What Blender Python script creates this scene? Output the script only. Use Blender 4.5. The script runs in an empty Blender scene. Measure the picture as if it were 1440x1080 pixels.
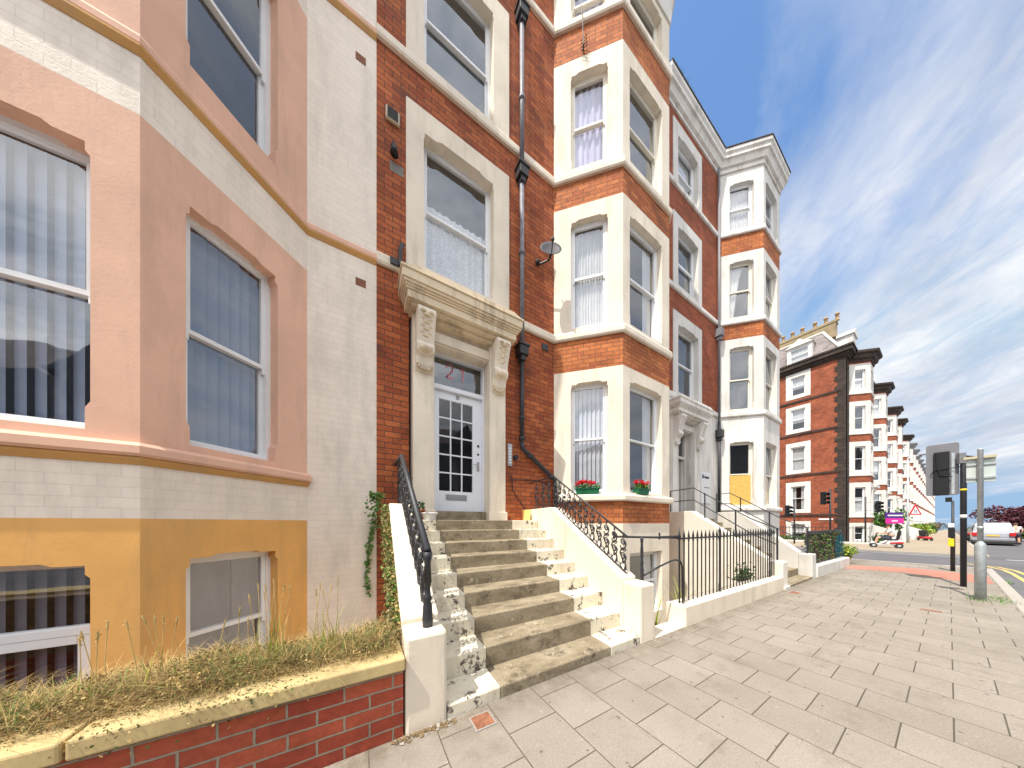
import bpy, bmesh, math, random
from mathutils import Vector
R=math.radians
random.seed(7)
SC=bpy.context.scene
COL=SC.collection
F_PX=365.0
ALPHA=math.atan(615/F_PX)
EYE=1.25
# ------------------------------------------------------------------ materials
def nmat(name):
    m=bpy.data.materials.new(name); m.use_nodes=True
    nt=m.node_tree; b=nt.nodes['Principled BSDF']
    return m,nt,b
def N(nt,t,**k):
    n=nt.nodes.new(t)
    for a,v in k.items():
        if a in n.inputs: n.inputs[a].default_value=v
        else: setattr(n,a,v)
    return n
def ramp(nt,fac,stops):
    r=nt.nodes.new('ShaderNodeValToRGB'); nt.links.new(fac,r.inputs[0])
    e=r.color_ramp.elements
    e[0].position=stops[0][0]; e[0].color=stops[0][1]+(1,)
    e[1].position=stops[-1][0]; e[1].color=stops[-1][1]+(1,)
    for p,c in stops[1:-1]:
        x=e.new(p); x.color=c+(1,)
    return r.outputs[0]
def mix(nt,fac,a,b,bt='MIX'):
    m=nt.nodes.new('ShaderNodeMix'); m.data_type='RGBA'; m.blend_type=bt
    for s,v in ((0,fac),(6,a),(7,b)):
        if hasattr(v,'is_linked') or isinstance(v,bpy.types.NodeSocket): nt.links.new(v,m.inputs[s])
        elif s==0: m.inputs[0].default_value=v
        else: m.inputs[s].default_value=tuple(v)+(1,)
    return m.outputs[2]
def noise(nt,scale,detail=5,rough=.6,coord='Object',dist=0,stretch=None):
    tc=N(nt,'ShaderNodeTexCoord'); n=N(nt,'ShaderNodeTexNoise',Scale=scale,Detail=detail,Roughness=rough,Distortion=dist)
    if stretch:
        mp=N(nt,'ShaderNodeMapping'); mp.inputs['Scale'].default_value=stretch
        nt.links.new(tc.outputs[coord],mp.inputs[0]); nt.links.new(mp.outputs[0],n.inputs['Vector'])
    else: nt.links.new(tc.outputs[coord],n.inputs['Vector'])
    return n.outputs[0]
def bump(nt,b,h,strength=.3,dist=.01):
    bp=N(nt,'ShaderNodeBump',Strength=strength,Distance=dist)
    nt.links.new(h,bp.inputs['Height'])
    for l in list(nt.links):
        if l.to_socket==b.inputs['Normal']:
            nt.links.new(l.from_socket,bp.inputs['Normal'])
    nt.links.new(bp.outputs[0],b.inputs['Normal'])
def plain(name,c,rough=.6,metal=0,var=.12,scale=3,bumpk=0,spec=.4):
    m,nt,b=nmat(name)
    n=noise(nt,scale)
    lo=tuple(x*(1-var) for x in c); hi=tuple(min(1,x*(1+var)) for x in c)
    nt.links.new(ramp(nt,n,[(.3,lo),(.7,hi)]),b.inputs['Base Color'])
    b.inputs['Roughness'].default_value=rough; b.inputs['Metallic'].default_value=metal
    b.inputs['Specular IOR Level'].default_value=spec
    if bumpk: bump(nt,b,noise(nt,60,4),bumpk,.004)
    return m
def stucco(name,c,stain=(.35,.3,.22),amt=.5,flake=0.0):
    m,nt,b=nmat(name)
    base=ramp(nt,noise(nt,1.3,6,.6),[(.33,tuple(x*.88 for x in c)),(.66,tuple(min(1,x*1.05) for x in c))])
    st=ramp(nt,noise(nt,3.5,8,.7,stretch=(1,1,.18)),[(.50,(0,0,0)),(.74,(amt,)*3)])
    col=mix(nt,st,base,stain)
    pt=ramp(nt,noise(nt,60,3,.5),[(.70,(0,0,0)),(.72,(.35,)*3)]); col=mix(nt,pt,col,stain)
    if flake:
        fl=ramp(nt,noise(nt,9,8,.75),[(flake,(0,0,0)),(flake+.03,(1,1,1))])
        col=mix(nt,fl,col,(.12,.1,.085))
    nt.links.new(col,b.inputs['Base Color'])
    b.inputs['Roughness'].default_value=.75
    b.inputs['Specular IOR Level'].default_value=.25
    bump(nt,b,noise(nt,38,6,.65),.25,.006)
    bump(nt,b,noise(nt,4,3,.5),.12,.01)
    return m
def bricks(name,c1,c2,mortar,w=.235,h=.086,ms=.006,paint=False,bk=.6,soot=.0,var=.5,off=(0,0)):
    m,nt,b=nmat(name)
    uv=N(nt,'ShaderNodeUVMap'); mp=N(nt,'ShaderNodeMapping'); mp.inputs['Location'].default_value=(off[0],off[1],0)
    nt.links.new(uv.outputs[0],mp.inputs[0])
    # slight waviness of courses
    nz=N(nt,'ShaderNodeTexNoise',Scale=7,Detail=2); nt.links.new(mp.outputs[0],nz.inputs['Vector'])
    vm=N(nt,'ShaderNodeVectorMath',operation='MULTIPLY_ADD'); vm.inputs[1].default_value=(.012,.008,0)
    nt.links.new(nz.outputs[1],vm.inputs[0]); nt.links.new(mp.outputs[0],vm.inputs[2])
    t=N(nt,'ShaderNodeTexBrick',Scale=1.0); t.inputs['Brick Width'].default_value=w; t.inputs['Row Height'].default_value=h
    t.inputs['Mortar Size'].default_value=ms; t.inputs['Mortar Smooth'].default_value=.25; t.inputs['Bias'].default_value=0
    t.inputs['Color1'].default_value=c1+(1,); t.inputs['Color2'].default_value=c2+(1,); t.inputs['Mortar'].default_value=mortar+(1,)
    t.offset=.5
    nt.links.new(vm.outputs[0],t.inputs['Vector'])
    # patch variation at brick scale and large scale
    col=t.outputs[0]
    if not paint:
        lo=ramp(nt,noise(nt,.9,6,.65),[(.3,(1-var*.55,)*3),(.72,(1.0+var*.3,)*3)])
        col=mix(nt,1,col,lo,'MULTIPLY')
        fine=ramp(nt,noise(nt,26,5,.7),[(.25,(.72,)*3),(.75,(1.2,)*3)])
        col=mix(nt,1,col,fine,'MULTIPLY')
        if soot:
            s=ramp(nt,noise(nt,2.2,8,.7),[(.52,(0,0,0)),(.75,(soot,)*3)])
            col=mix(nt,s,col,(.05,.035,.03))
    else:
        s=ramp(nt,noise(nt,2.6,8,.7,stretch=(1,1,.3)),[(.46,(0,0,0)),(.72,(.55,)*3)])
        col=mix(nt,s,col,(.5,.45,.38))
        s2=ramp(nt,noise(nt,30,6,.8),[(.69,(0,0,0)),(.76,(.8,)*3)])
        col=mix(nt,s2,col,(.3,.25,.2))
    nt.links.new(col,b.inputs['Base Color'])
    b.inputs['Roughness'].default_value=.82 if not paint else .55
    b.inputs['Specular IOR Level'].default_value=.3
    inv=N(nt,'ShaderNodeMath',operation='SUBTRACT'); inv.inputs[0].default_value=1; nt.links.new(t.outputs[1],inv.inputs[1])
    bump(nt,b,inv.outputs[0],bk,.008)
    bump(nt,b,noise(nt,45,6,.7),.35,.006)
    return m
M={}
M['brick']=bricks('red_brick',(.54,.155,.052),(.33,.075,.03),(.10,.055,.038),soot=.8,var=.75)
M['brick_bay']=bricks('orange_brick',(.64,.215,.07),(.42,.115,.042),(.15,.085,.05),soot=.5,var=.7)
M['brick_dark']=bricks('sooted_red_brick',(.42,.11,.045),(.28,.07,.03),(.1,.06,.045),soot=.6)
M['brick_far']=bricks('gable_red_brick',(.42,.12,.055),(.29,.075,.038),(.2,.10,.065),soot=.65,var=.7)
M['brick_wall']=bricks('garden_wall_brick',(.33,.06,.034),(.46,.105,.052),(.34,.28,.21),w=.235,h=.078,ms=.0062,bk=.9,var=.7,off=(.05,.012))
M['brick_white']=bricks('painted_brick',(.90,.80,.69),(.86,.76,.65),(.80,.70,.60),paint=True,bk=.42,ms=.004)
M['cream']=stucco('cream_masonry_paint',(.82,.73,.60),amt=.45)
M['cream2']=stucco('pale_cream_paint',(.83,.77,.67),amt=.3)
M['creamdirty']=stucco('weathered_cream_stone',(.76,.63,.45),stain=(.2,.15,.09),amt=.85)
M['white']=stucco('white_masonry_paint',(.70,.68,.64),amt=.45)
M['whitedirty']=stucco('weathered_white_stucco',(.78,.75,.70),stain=(.25,.22,.18),amt=.7)
M['pink']=stucco('pink_masonry_paint',(.81,.50,.365),stain=(.50,.33,.24),amt=.6)
M['orange']=stucco('ochre_masonry_paint',(.84,.455,.145),stain=(.52,.32,.14),amt=.55)
M['ochre_trim']=stucco('ochre_soffit_paint',(.62,.34,.12),amt=.4)
M['stepwhite']=stucco('flaking_white_step_paint',(.70,.645,.52),stain=(.3,.24,.16),amt=.6,flake=.56)
M['darkstone']=bricks('dark_sooted_stone',(.075,.052,.04),(.045,.034,.03),(.02,.015,.012),w=.7,h=.3,ms=.015,bk=.8,var=.6)
M['coping']=stucco('ochre_coping_stone',(.58,.45,.22),stain=(.25,.18,.08),amt=.6)
M['yellowpaint']=stucco('yellow_cream_paint',(.85,.62,.22),amt=.4)
def stepstone():
    m,nt,b=nmat('worn_sandstone')
    c=ramp(nt,noise(nt,3,8,.65,stretch=(1,2,2)),[(.3,(.17,.135,.09)),(.5,(.28,.23,.155)),(.7,(.38,.32,.23))])
    f=ramp(nt,noise(nt,55,5,.8),[(.3,(.75,)*3),(.7,(1.15,)*3)])
    c=mix(nt,1,c,f,'MULTIPLY')
    s=ramp(nt,noise(nt,5,9,.75),[(.53,(0,0,0)),(.66,(.8,)*3)])
    c=mix(nt,s,c,(.07,.052,.035))
    s=ramp(nt,noise(nt,9,9,.8),[(.60,(0,0,0)),(.63,(.8,)*3)])
    c=mix(nt,s,c,(.50,.44,.34))
    nt.links.new(c,b.inputs['Base Color']); b.inputs['Roughness'].default_value=.85
    b.inputs['Specular IOR Level'].default_value=.2
    bump(nt,b,noise(nt,30,8,.7),.6,.01)
    return m
M['stone']=stepstone()
M['frame']=plain('white_gloss_paint',(.82,.83,.84),.35,var=.05)
M['framecream']=plain('cream_gloss_paint',(.80,.76,.66),.4,var=.07)
M['door']=plain('door_white_gloss_paint',(.80,.83,.90),.3,var=.04)
M['black']=plain('black_iron_paint',(.016,.017,.022),.5,var=.3,scale=20,bumpk=.5,spec=.6)
M['pipe']=plain('grey_cast_iron_pipe',(.16,.155,.18),.5,var=.3,scale=8,bumpk=.2)
M['pipeblack']=plain('black_cast_iron_pipe',(.03,.03,.035),.5,var=.3,scale=8,bumpk=.2)
M['room']=plain('dark_room',(.045,.042,.04),.9,var=.3)
M['roomlight']=plain('dim_room_wall',(.22,.2,.18),.9,var=.2)
M['slate']=bricks('roof_slates',(.20,.17,.17),(.30,.26,.25),(.1,.09,.09),w=.3,h=.2,ms=.006,bk=.5,var=.4)
M['lead']=plain('roof_lead',(.22,.23,.24),.6)
M['pot']=plain('terracotta',(.55,.17,.06),.7)
M['chimpot']=plain('buff_clay',(.42,.28,.15),.8)
M['buffbrick']=bricks('buff_brick',(.42,.33,.20),(.34,.26,.15),(.25,.2,.14),bk=.4)
M['planter']=plain('green_plastic',(.015,.14,.06),.35,var=.1)
M['red']=plain('red_petals',(.65,.012,.02),.6,var=.4,scale=30)
M['leaf']=plain('green_leaf',(.10,.22,.035),.55,var=.5,scale=12)
M['leafy']=plain('yellow_green_leaf',(.30,.36,.04),.55,var=.5,scale=8)
M['leafdark']=plain('dark_green_leaf',(.05,.10,.025),.55,var=.5,scale=8)
M['leafpurple']=plain('purple_leaf',(.085,.018,.03),.55,var=.5,scale=3)
M['dry']=plain('dry_grass',(.46,.33,.13),.8,var=.4,scale=15)
M['moss']=plain('moss_cushion',(.17,.145,.05),.9,var=.5,scale=15)
M['groundleaf']=plain('dusty_green_leaf',(.14,.17,.05),.7,var=.5,scale=15)
M['deadstem']=plain('dead_brown_stem',(.20,.11,.05),.8,var=.5,scale=15)
M['soil']=plain('dry_soil',(.22,.15,.08),.95,var=.4,scale=15,bumpk=.8)
M['wood']=plain('trunk_bark',(.12,.08,.05),.9)
M['alu']=plain('galvanised_steel',(.46,.50,.52),.42,metal=.35,var=.18,scale=14,bumpk=.2)
M['signback']=plain('grey_sign_back',(.19,.19,.21),.5,var=.06)
M['signpale']=plain('pale_green_sign_back',(.52,.58,.55),.5,var=.06)
M['rubber']=plain('black_rubber',(.02,.02,.02),.8)
M['blackplastic']=plain('black_plastic',(.014,.014,.016),.5,spec=.35)
M['yellow']=plain('yellow_plastic',(.85,.62,.02),.4)
M['wband']=plain('white_band',(.85,.85,.85),.5)
M['van']=plain('silver_car_paint',(.40,.41,.46),.25,metal=.3,var=.04)
M['carglass']=plain('dark_glass',(.10,.11,.13),.08,var=.1,spec=.8)
M['vanwin']=plain('white_panelled_window',(.50,.52,.56),.2,var=.04)
M['redlamp']=plain('red_lens',(.55,.02,.02),.2)
M['plate']=plain('yellow_number_plate',(.80,.55,.08),.4)
M['darkcar']=plain('dark_green_car_paint',(.05,.06,.05),.25)
M['skin']=plain('skin',(.62,.36,.25),.55,var=.08)
M['shirt']=plain('white_cotton',(.78,.76,.76),.8,var=.06)
M['shorts']=plain('navy_cotton',(.05,.055,.08),.85)
M['hair']=plain('brown_hair',(.09,.055,.035),.7)
M['scred']=plain('red_plastic_shell',(.50,.03,.03),.3)
M['magenta']=plain('magenta_board',(.75,.02,.32),.5,var=.03)
M['purple']=plain('purple_board',(.07,.015,.20),.5,var=.03)
M['blue']=plain('blue_board',(.03,.22,.36),.5,var=.5,scale=6)
M['bluesign']=plain('blue_plate',(.06,.30,.48),.5)
M['rust']=plain('rusty_iron',(.24,.10,.055),.8,var=.35,scale=30,bumpk=.5)
M['pinknum']=plain('pink_numeral_film',(.62,.22,.27),.6,var=.1)
M['signwhite']=plain('white_signboard',(.80,.80,.82),.45,var=.02)
M['ink']=plain('dark_sign_ink',(.05,.05,.09),.6)
M['steel']=plain('brushed_steel',(.50,.50,.52),.35,metal=.8)
M['card']=plain('brown_cardboard',(.45,.25,.10),.9)
M['vent']=plain('cream_plastic_grille',(.52,.46,.33),.6)
M['dish']=plain('dark_grey_dish',(.055,.052,.06),.6)
def osb():
    m,nt,b=nmat('chipboard'); n=noise(nt,22,3,.6,dist=1.5)
    nt.links.new(ramp(nt,n,[(.3,(.50,.27,.05)),(.5,(.68,.42,.10)),(.7,(.82,.58,.2))]),b.inputs['Base Color']); b.inputs['Roughness'].default_value=.8
    return m
M['osb']=osb()
def glass(nm='window_glass',lo=.12):
    m=bpy.data.materials.new(nm); m.use_nodes=True; nt=m.node_tree; nt.nodes.clear()
    o=N(nt,'ShaderNodeOutputMaterial'); mx=N(nt,'ShaderNodeMixShader'); t=N(nt,'ShaderNodeBsdfTransparent'); g=N(nt,'ShaderNodeBsdfGlossy',Roughness=.02)
    t.inputs[0].default_value=(.86,.88,.9,1); g.inputs[0].default_value=(.92,.95,1,1)
    f=N(nt,'ShaderNodeFresnel',IOR=1.5); mr=N(nt,'ShaderNodeMapRange'); mr.inputs[3].default_value=lo; mr.inputs[4].default_value=1
    nt.links.new(f.outputs[0],mr.inputs[0]); ge=N(nt,'ShaderNodeNewGeometry'); iv=N(nt,'ShaderNodeMath',operation='SUBTRACT'); iv.inputs[0].default_value=1; nt.links.new(ge.outputs['Backfacing'],iv.inputs[1]); mu=N(nt,'ShaderNodeMath',operation='MULTIPLY'); nt.links.new(mr.outputs[0],mu.inputs[0]); nt.links.new(iv.outputs[0],mu.inputs[1]); nt.links.new(mu.outputs[0],mx.inputs[0]); nt.links.new(t.outputs[0],mx.inputs[1]); nt.links.new(g.outputs[0],mx.inputs[2])
    n=noise(nt,1.6,3,.5); bp=N(nt,'ShaderNodeBump',Strength=.12,Distance=.02); nt.links.new(n,bp.inputs['Height']); nt.links.new(bp.outputs[0],g.inputs['Normal'])
    nt.links.new(mx.outputs[0],o.inputs[0]); return m
M['glass']=glass(); M['glassdark']=glass('door_glass',.03)
def cloth(name,c,tr=.35,pat=0):
    m=bpy.data.materials.new(name); m.use_nodes=True; nt=m.node_tree; nt.nodes.clear()
    o=N(nt,'ShaderNodeOutputMaterial'); mx=N(nt,'ShaderNodeMixShader'); t=N(nt,'ShaderNodeBsdfTransparent'); d=N(nt,'ShaderNodeBsdfDiffuse')
    n=noise(nt,5,4); nt.links.new(ramp(nt,n,[(.3,tuple(x*.85 for x in c)),(.7,c)]),d.inputs[0])
    if pat:
        v=N(nt,'ShaderNodeTexVoronoi',Scale=26); tc=N(nt,'ShaderNodeTexCoord'); nt.links.new(tc.outputs['Object'],v.inputs['Vector'])
        rr=ramp(nt,v.outputs[0],[(.25,(.92,)*3),(.4,(1-tr,)*3)]); nt.links.new(rr,mx.inputs[0])
    else: mx.inputs[0].default_value=1-tr
    nt.links.new(t.outputs[0],mx.inputs[1]); nt.links.new(d.outputs[0],mx.inputs[2]); nt.links.new(mx.outputs[0],o.inputs[0]); return m
M['lace']=cloth('lace_curtain',(.90,.90,.90),.35,1)
M['voile']=cloth('white_voile',(.88,.87,.85),.25)
M['blind']=cloth('grey_vertical_blind',(.62,.62,.66),.02)
M['blindblue']=cloth('blue_grey_vertical_blind',(.27,.31,.40),.02)
M['blinddark']=cloth('charcoal_vertical_blind',(.20,.19,.22),.02)
M['bluebin']=cloth('blue_netting',(.02,.13,.20),.62)
M['bluecurtain']=cloth('pale_lilac_curtain',(.66,.62,.78),.1)
def paving():
    m,nt,b=nmat('concrete_paving')
    tc=N(nt,'ShaderNodeTexCoord'); sp=N(nt,'ShaderNodeSeparateXYZ'); nt.links.new(tc.outputs['Object'],sp.inputs[0])
    cb=N(nt,'ShaderNodeCombineXYZ')
    a=N(nt,'ShaderNodeMath',operation='ADD'); a.inputs[1].default_value=10-.0645+.0055; nt.links.new(sp.outputs[1],a.inputs[0])
    c=N(nt,'ShaderNodeMath',operation='ADD'); c.inputs[1].default_value=36-.05; nt.links.new(sp.outputs[0],c.inputs[0])
    nt.links.new(a.outputs[0],cb.inputs[0]); nt.links.new(c.outputs[0],cb.inputs[1])
    t=N(nt,'ShaderNodeTexBrick',Scale=1.0); t.offset=.5
    for k,v in (('Brick Width',.3365),('Row Height',.36),('Mortar Size',.0035),('Mortar Smooth',.3),('Bias',0)): t.inputs[k].default_value=v
    t.inputs['Color1'].default_value=(.305,.27,.232,1); t.inputs['Color2'].default_value=(.272,.24,.204,1); t.inputs['Mortar'].default_value=(.10,.085,.065,1)
    nt.links.new(cb.outputs[0],t.inputs['Vector'])
    l=ramp(nt,noise(nt,.8,7,.65),[(.3,(.84,.83,.80)),(.7,(1.1,1.1,1.1))])
    f=ramp(nt,noise(nt,90,6,.85),[(.3,(.7,)*3),(.68,(1.22,)*3)])
    col=mix(nt,1,mix(nt,1,t.outputs[0],l,'MULTIPLY'),f,'MULTIPLY')
    s=ramp(nt,noise(nt,2.4,10,.75),[(.52,(0,0,0)),(.72,(.75,)*3)]); col=mix(nt,s,col,(.17,.145,.115))
    s4=ramp(nt,noise(nt,14,8,.8),[(.60,(0,0,0)),(.68,(.5,)*3)]); col=mix(nt,s4,col,(.52,.46,.38))
    g=ramp(nt,noise(nt,17,3,.5),[(.70,(0,0,0)),(.71,(.8,)*3)]); col=mix(nt,g,col,(.10,.08,.07))
    nt.links.new(col,b.inputs['Base Color']); b.inputs['Roughness'].default_value=.85; b.inputs['Specular IOR Level'].default_value=.2
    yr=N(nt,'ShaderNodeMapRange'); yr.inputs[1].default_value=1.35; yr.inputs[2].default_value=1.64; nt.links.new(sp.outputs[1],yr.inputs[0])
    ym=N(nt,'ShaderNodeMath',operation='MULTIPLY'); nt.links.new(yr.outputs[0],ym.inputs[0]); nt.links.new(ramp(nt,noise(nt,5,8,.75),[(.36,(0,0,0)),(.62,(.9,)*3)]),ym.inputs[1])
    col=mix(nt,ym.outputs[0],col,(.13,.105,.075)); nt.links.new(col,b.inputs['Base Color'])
    inv=N(nt,'ShaderNodeMath',operation='SUBTRACT'); inv.inputs[0].default_value=1; nt.links.new(t.outputs[1],inv.inputs[1])
    bump(nt,b,inv.outputs[0],.6,.006); bump(nt,b,noise(nt,120,6,.8),.3,.003)
    return m
M['paving']=paving()
def ground(name,c,var=.25,sp=.3):
    m,nt,b=nmat(name)
    col=ramp(nt,noise(nt,.5,8,.7),[(.3,tuple(x*(1-var) for x in c)),(.7,tuple(x*(1+var) for x in c))])
    f=ramp(nt,noise(nt,120,4,.8),[(.3,(1-sp,)*3),(.7,(1+sp,)*3)])
    col=mix(nt,1,col,f,'MULTIPLY')
    nt.links.new(col,b.inputs['Base Color']); b.inputs['Roughness'].default_value=.9; b.inputs['Specular IOR Level'].default_value=.2
    bump(nt,b,noise(nt,150,4,.7),.5,.004)
    return m
M['asphalt']=ground('asphalt',(.135,.13,.135))
M['farpave']=ground('tan_paving',(.33,.27,.20),.12)
M['kerb']=ground('kerb_stone',(.38,.35,.31),.1)
M['tactile']=ground('red_tactile_paving',(.40,.19,.14),.15)
M['roadwhite']=ground('white_road_paint',(.6,.6,.58),.1)
M['roadyellow']=ground('yellow_road_paint',(.66,.48,.16),.12)
M['yard']=ground('basement_concrete',(.30,.28,.25))
M['land']=ground('land',(.2,.19,.15))
M['water']=plain('sea_water',(.05,.11,.17),.2)
# ------------------------------------------------------------------ mesh building
class Fr:
    def __init__(s,x,y,deg=0,z=0):
        s.x,s.y,s.z=x,y,z; t=R(deg); s.a=(math.cos(t),math.sin(t)); s.n=(math.sin(t),-math.cos(t))
    def p(s,a,z,o=0): return Vector((s.x+s.a[0]*a+s.n[0]*o, s.y+s.a[1]*a+s.n[1]*o, s.z+z))
ORG={}
class MB:
    def __init__(s): s.v=[];s.f=[];s.m=[]
    def face(s,pts,mi=0):
        i=len(s.v); s.v+= [Vector(p) for p in pts]; s.f.append(tuple(range(i,i+len(pts)))); s.m.append(mi)
    def box(s,fr,a0,a1,z0,z1,o0,o1,mi=0):
        i=len(s.v)
        for z in (z0,z1):
            for a,o in ((a0,o0),(a1,o0),(a1,o1),(a0,o1)): s.v.append(fr.p(a,z,o))
        for q in ((3,2,1,0),(4,5,6,7),(0,1,5,4),(1,2,6,5),(2,3,7,6),(3,0,4,7)): s.f.append(tuple(i+k for k in q)); s.m.append(mi)
        return s
    def prism(s,fr,poly,o0,o1,mi=0):
        n=len(poly); i=len(s.v)
        for o in (o0,o1):
            for a,z in poly: s.v.append(fr.p(a,z,o))
        s.f.append(tuple(i+k for k in range(n))); s.m.append(mi)
        s.f.append(tuple(i+n+k for k in reversed(range(n)))); s.m.append(mi)
        for k in range(n): s.f.append((i+k,i+n+k,i+n+(k+1)%n,i+(k+1)%n)); s.m.append(mi)
        return s
    def hprism(s,poly,z0,z1,mi=0):   # plan polygon extruded; z may be callables
        n=len(poly); i=len(s.v)
        for zz in (z0,z1):
            for p in poly: s.v.append(Vector((p[0],p[1],zz(p) if callable(zz) else zz)))
        s.f.append(tuple(i+k for k in reversed(range(n)))); s.m.append(mi)
        s.f.append(tuple(i+n+k for k in range(n))); s.m.append(mi)
        for k in range(n): s.f.append((i+k,i+(k+1)%n,i+n+(k+1)%n,i+n+k)); s.m.append(mi)
        return s
    def tube(s,pts,r,seg=8,mi=0,caps=True):
        pts=[Vector(p) for p in pts]; n=len(pts); rings=[]
        rr=r if isinstance(r,(list,tuple)) else [r]*n
        up=None
        for k,p in enumerate(pts):
            d=(pts[min(k+1,n-1)]-pts[max(k-1,0)]).normalized()
            if up is None: up=Vector((0,0,1)) if abs(d.z)<.9 else Vector((1,0,0))
            x=d.cross(up); x=x.normalized() if x.length>1e-6 else Vector((1,0,0)); y=d.cross(x).normalized(); up=-y if False else up
            up=(x.cross(d)).normalized()
            i=len(s.v); rings.append(i)
            for j in range(seg):
                t=2*math.pi*j/seg; s.v.append(p+x*math.cos(t)*rr[k]+up*math.sin(t)*rr[k])
        for k in range(n-1):
            for j in range(seg):
                a,b=rings[k],rings[k+1]; s.f.append((a+j,a+(j+1)%seg,b+(j+1)%seg,b+j)); s.m.append(mi)
        if caps:
            s.f.append(tuple(rings[0]+j for j in reversed(range(seg)))); s.m.append(mi)
            s.f.append(tuple(rings[-1]+j for j in range(seg))); s.m.append(mi)
        return s
    def lathe(s,c,prof,seg=14,mi=0):  # prof (r,z)
        return s.tube([Vector((c[0],c[1],c[2]+z)) for r,z in prof],[r for r,z in prof],seg,mi)
    def ball(s,c,r,seg=10,rings=7,sc=(1,1,1),mi=0,jit=0):
        i0=len(s.v)
        for k in range(rings+1):
            ph=math.pi*k/rings
            for j in range(seg):
                t=2*math.pi*j/seg; q=1+random.uniform(-jit,jit)
                s.v.append(Vector((c[0]+r*sc[0]*math.sin(ph)*math.cos(t)*q,c[1]+r*sc[1]*math.sin(ph)*math.sin(t)*q,c[2]+r*sc[2]*math.cos(ph)*q)))
        for k in range(rings):
            for j in range(seg):
                a=i0+k*seg; b=a+seg; s.f.append((a+j,b+j,b+(j+1)%seg,a+(j+1)%seg)); s.m.append(mi)
        return s
    def leaf(s,c,size,mi=0,up=.3):
        d=Vector((random.gauss(0,1),random.gauss(0,1),random.gauss(0,1)+up)).normalized()
        e=d.cross(Vector((random.gauss(0,1),random.gauss(0,1),random.gauss(0,1)))).normalized()*size*.5
        c=Vector(c); d=d*size
        s.face([c-e*.2,c+d*.5-e,c+d,c+d*.5+e],mi)
    def blade(s,c,h,w,lean,mi=0,n=3):
        c=Vector(c); t=random.uniform(0,6.28); L=Vector((math.cos(t),math.sin(t),0)); W=Vector((-L.y,L.x,0))*w
        prev=None
        for k in range(n+1):
            f=k/n; p=c+Vector((0,0,h*f*(1-.15*lean*f)))+L*(lean*h*f*f); q=W*(1-f*.9)
            cur=(p-q,p+q)
            if prev: s.face([prev[0],prev[1],cur[1],cur[0]],mi)
            prev=cur
        return p
    def build(s,name,mats,parent=None,smooth=False,bevel=0,kind=None):
        if not isinstance(mats,(list,tuple)): mats=[mats]
        org=ORG.get(parent.name,Vector()) if parent else Vector()
        me=bpy.data.meshes.new(name)
        me.from_pydata([tuple(v-org) for v in s.v],[],s.f)
        for m in mats: me.materials.append(M[m] if isinstance(m,str) else m)
        for i,p in enumerate(me.polygons): p.material_index=s.m[i]; p.use_smooth=smooth
        bm=bmesh.new(); bm.from_mesh(me); bmesh.ops.remove_doubles(bm,verts=bm.verts,dist=1e-5) if smooth else None
        if bevel or smooth: bmesh.ops.recalc_face_normals(bm,faces=bm.faces)
        uvl=bm.loops.layers.uv.new('UVMap')
        bm.normal_update()
        for f in bm.faces:
            n=f.normal
            h=math.hypot(n.x,n.y)
            if h>.6:
                tx,ty=-n.y/h,n.x/h
                for l in f.loops: w=l.vert.co+org; l[uvl].uv=(w.x*tx+w.y*ty,w.z)
            else:
                for l in f.loops: w=l.vert.co+org; l[uvl].uv=(w.x,w.y)
        bm.to_mesh(me); bm.free()
        o=bpy.data.objects.new(name,me); COL.objects.link(o)
        if parent: o.parent=parent
        ORG[o.name]=org
        if bevel:
            b=o.modifiers.new('bevel','BEVEL'); b.width=bevel; b.segments=2; b.limit_method='ANGLE'
        if kind: o['kind']=kind
        return o
def tag(o,label,cat,group=None,kind=None):
    if label: o['label']=label
    if cat: o['category']=cat
    if group: o['group']=group
    if kind: o['kind']=kind
    return o
def thing(name,label,cat,loc,group=None):
    o=bpy.data.objects.new(name,None); COL.objects.link(o); o.location=loc; o.empty_display_size=.2
    ORG[o.name]=Vector(loc); tag(o,label,cat,group); return o
def sweep(mb,path,prof,mi=0,z=0,close=True):
    n=len(path); offs=[]
    def on(a,b):
        dx,dy=b[0]-a[0],b[1]-a[1]; l=math.hypot(dx,dy); return Vector((dy/l,-dx/l))
    for i in range(n):
        if i==0: o=on(path[0],path[1])
        elif i==n-1: o=on(path[-2],path[-1])
        else:
            a=on(path[i-1],path[i]); b=on(path[i],path[i+1]); o=(a+b)/(1+a.dot(b))
        offs.append(o)
    i0=len(mb.v); k=len(prof)
    for i in range(n):
        for o,zz in prof: mb.v.append(Vector((path[i][0]+offs[i].x*o,path[i][1]+offs[i].y*o,zz+z)))
    for i in range(n-1):
        for j in range(k):
            if j==k-1 and not close: continue
            a=i0+i*k+j; b=i0+i*k+(j+1)%k; mb.f.append((a,b,b+k,a+k)); mb.m.append(mi)
    mb.f.append(tuple(i0+j for j in reversed(range(k)))); mb.m.append(mi)
    mb.f.append(tuple(i0+(n-1)*k+j for j in range(k))); mb.m.append(mi)
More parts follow.
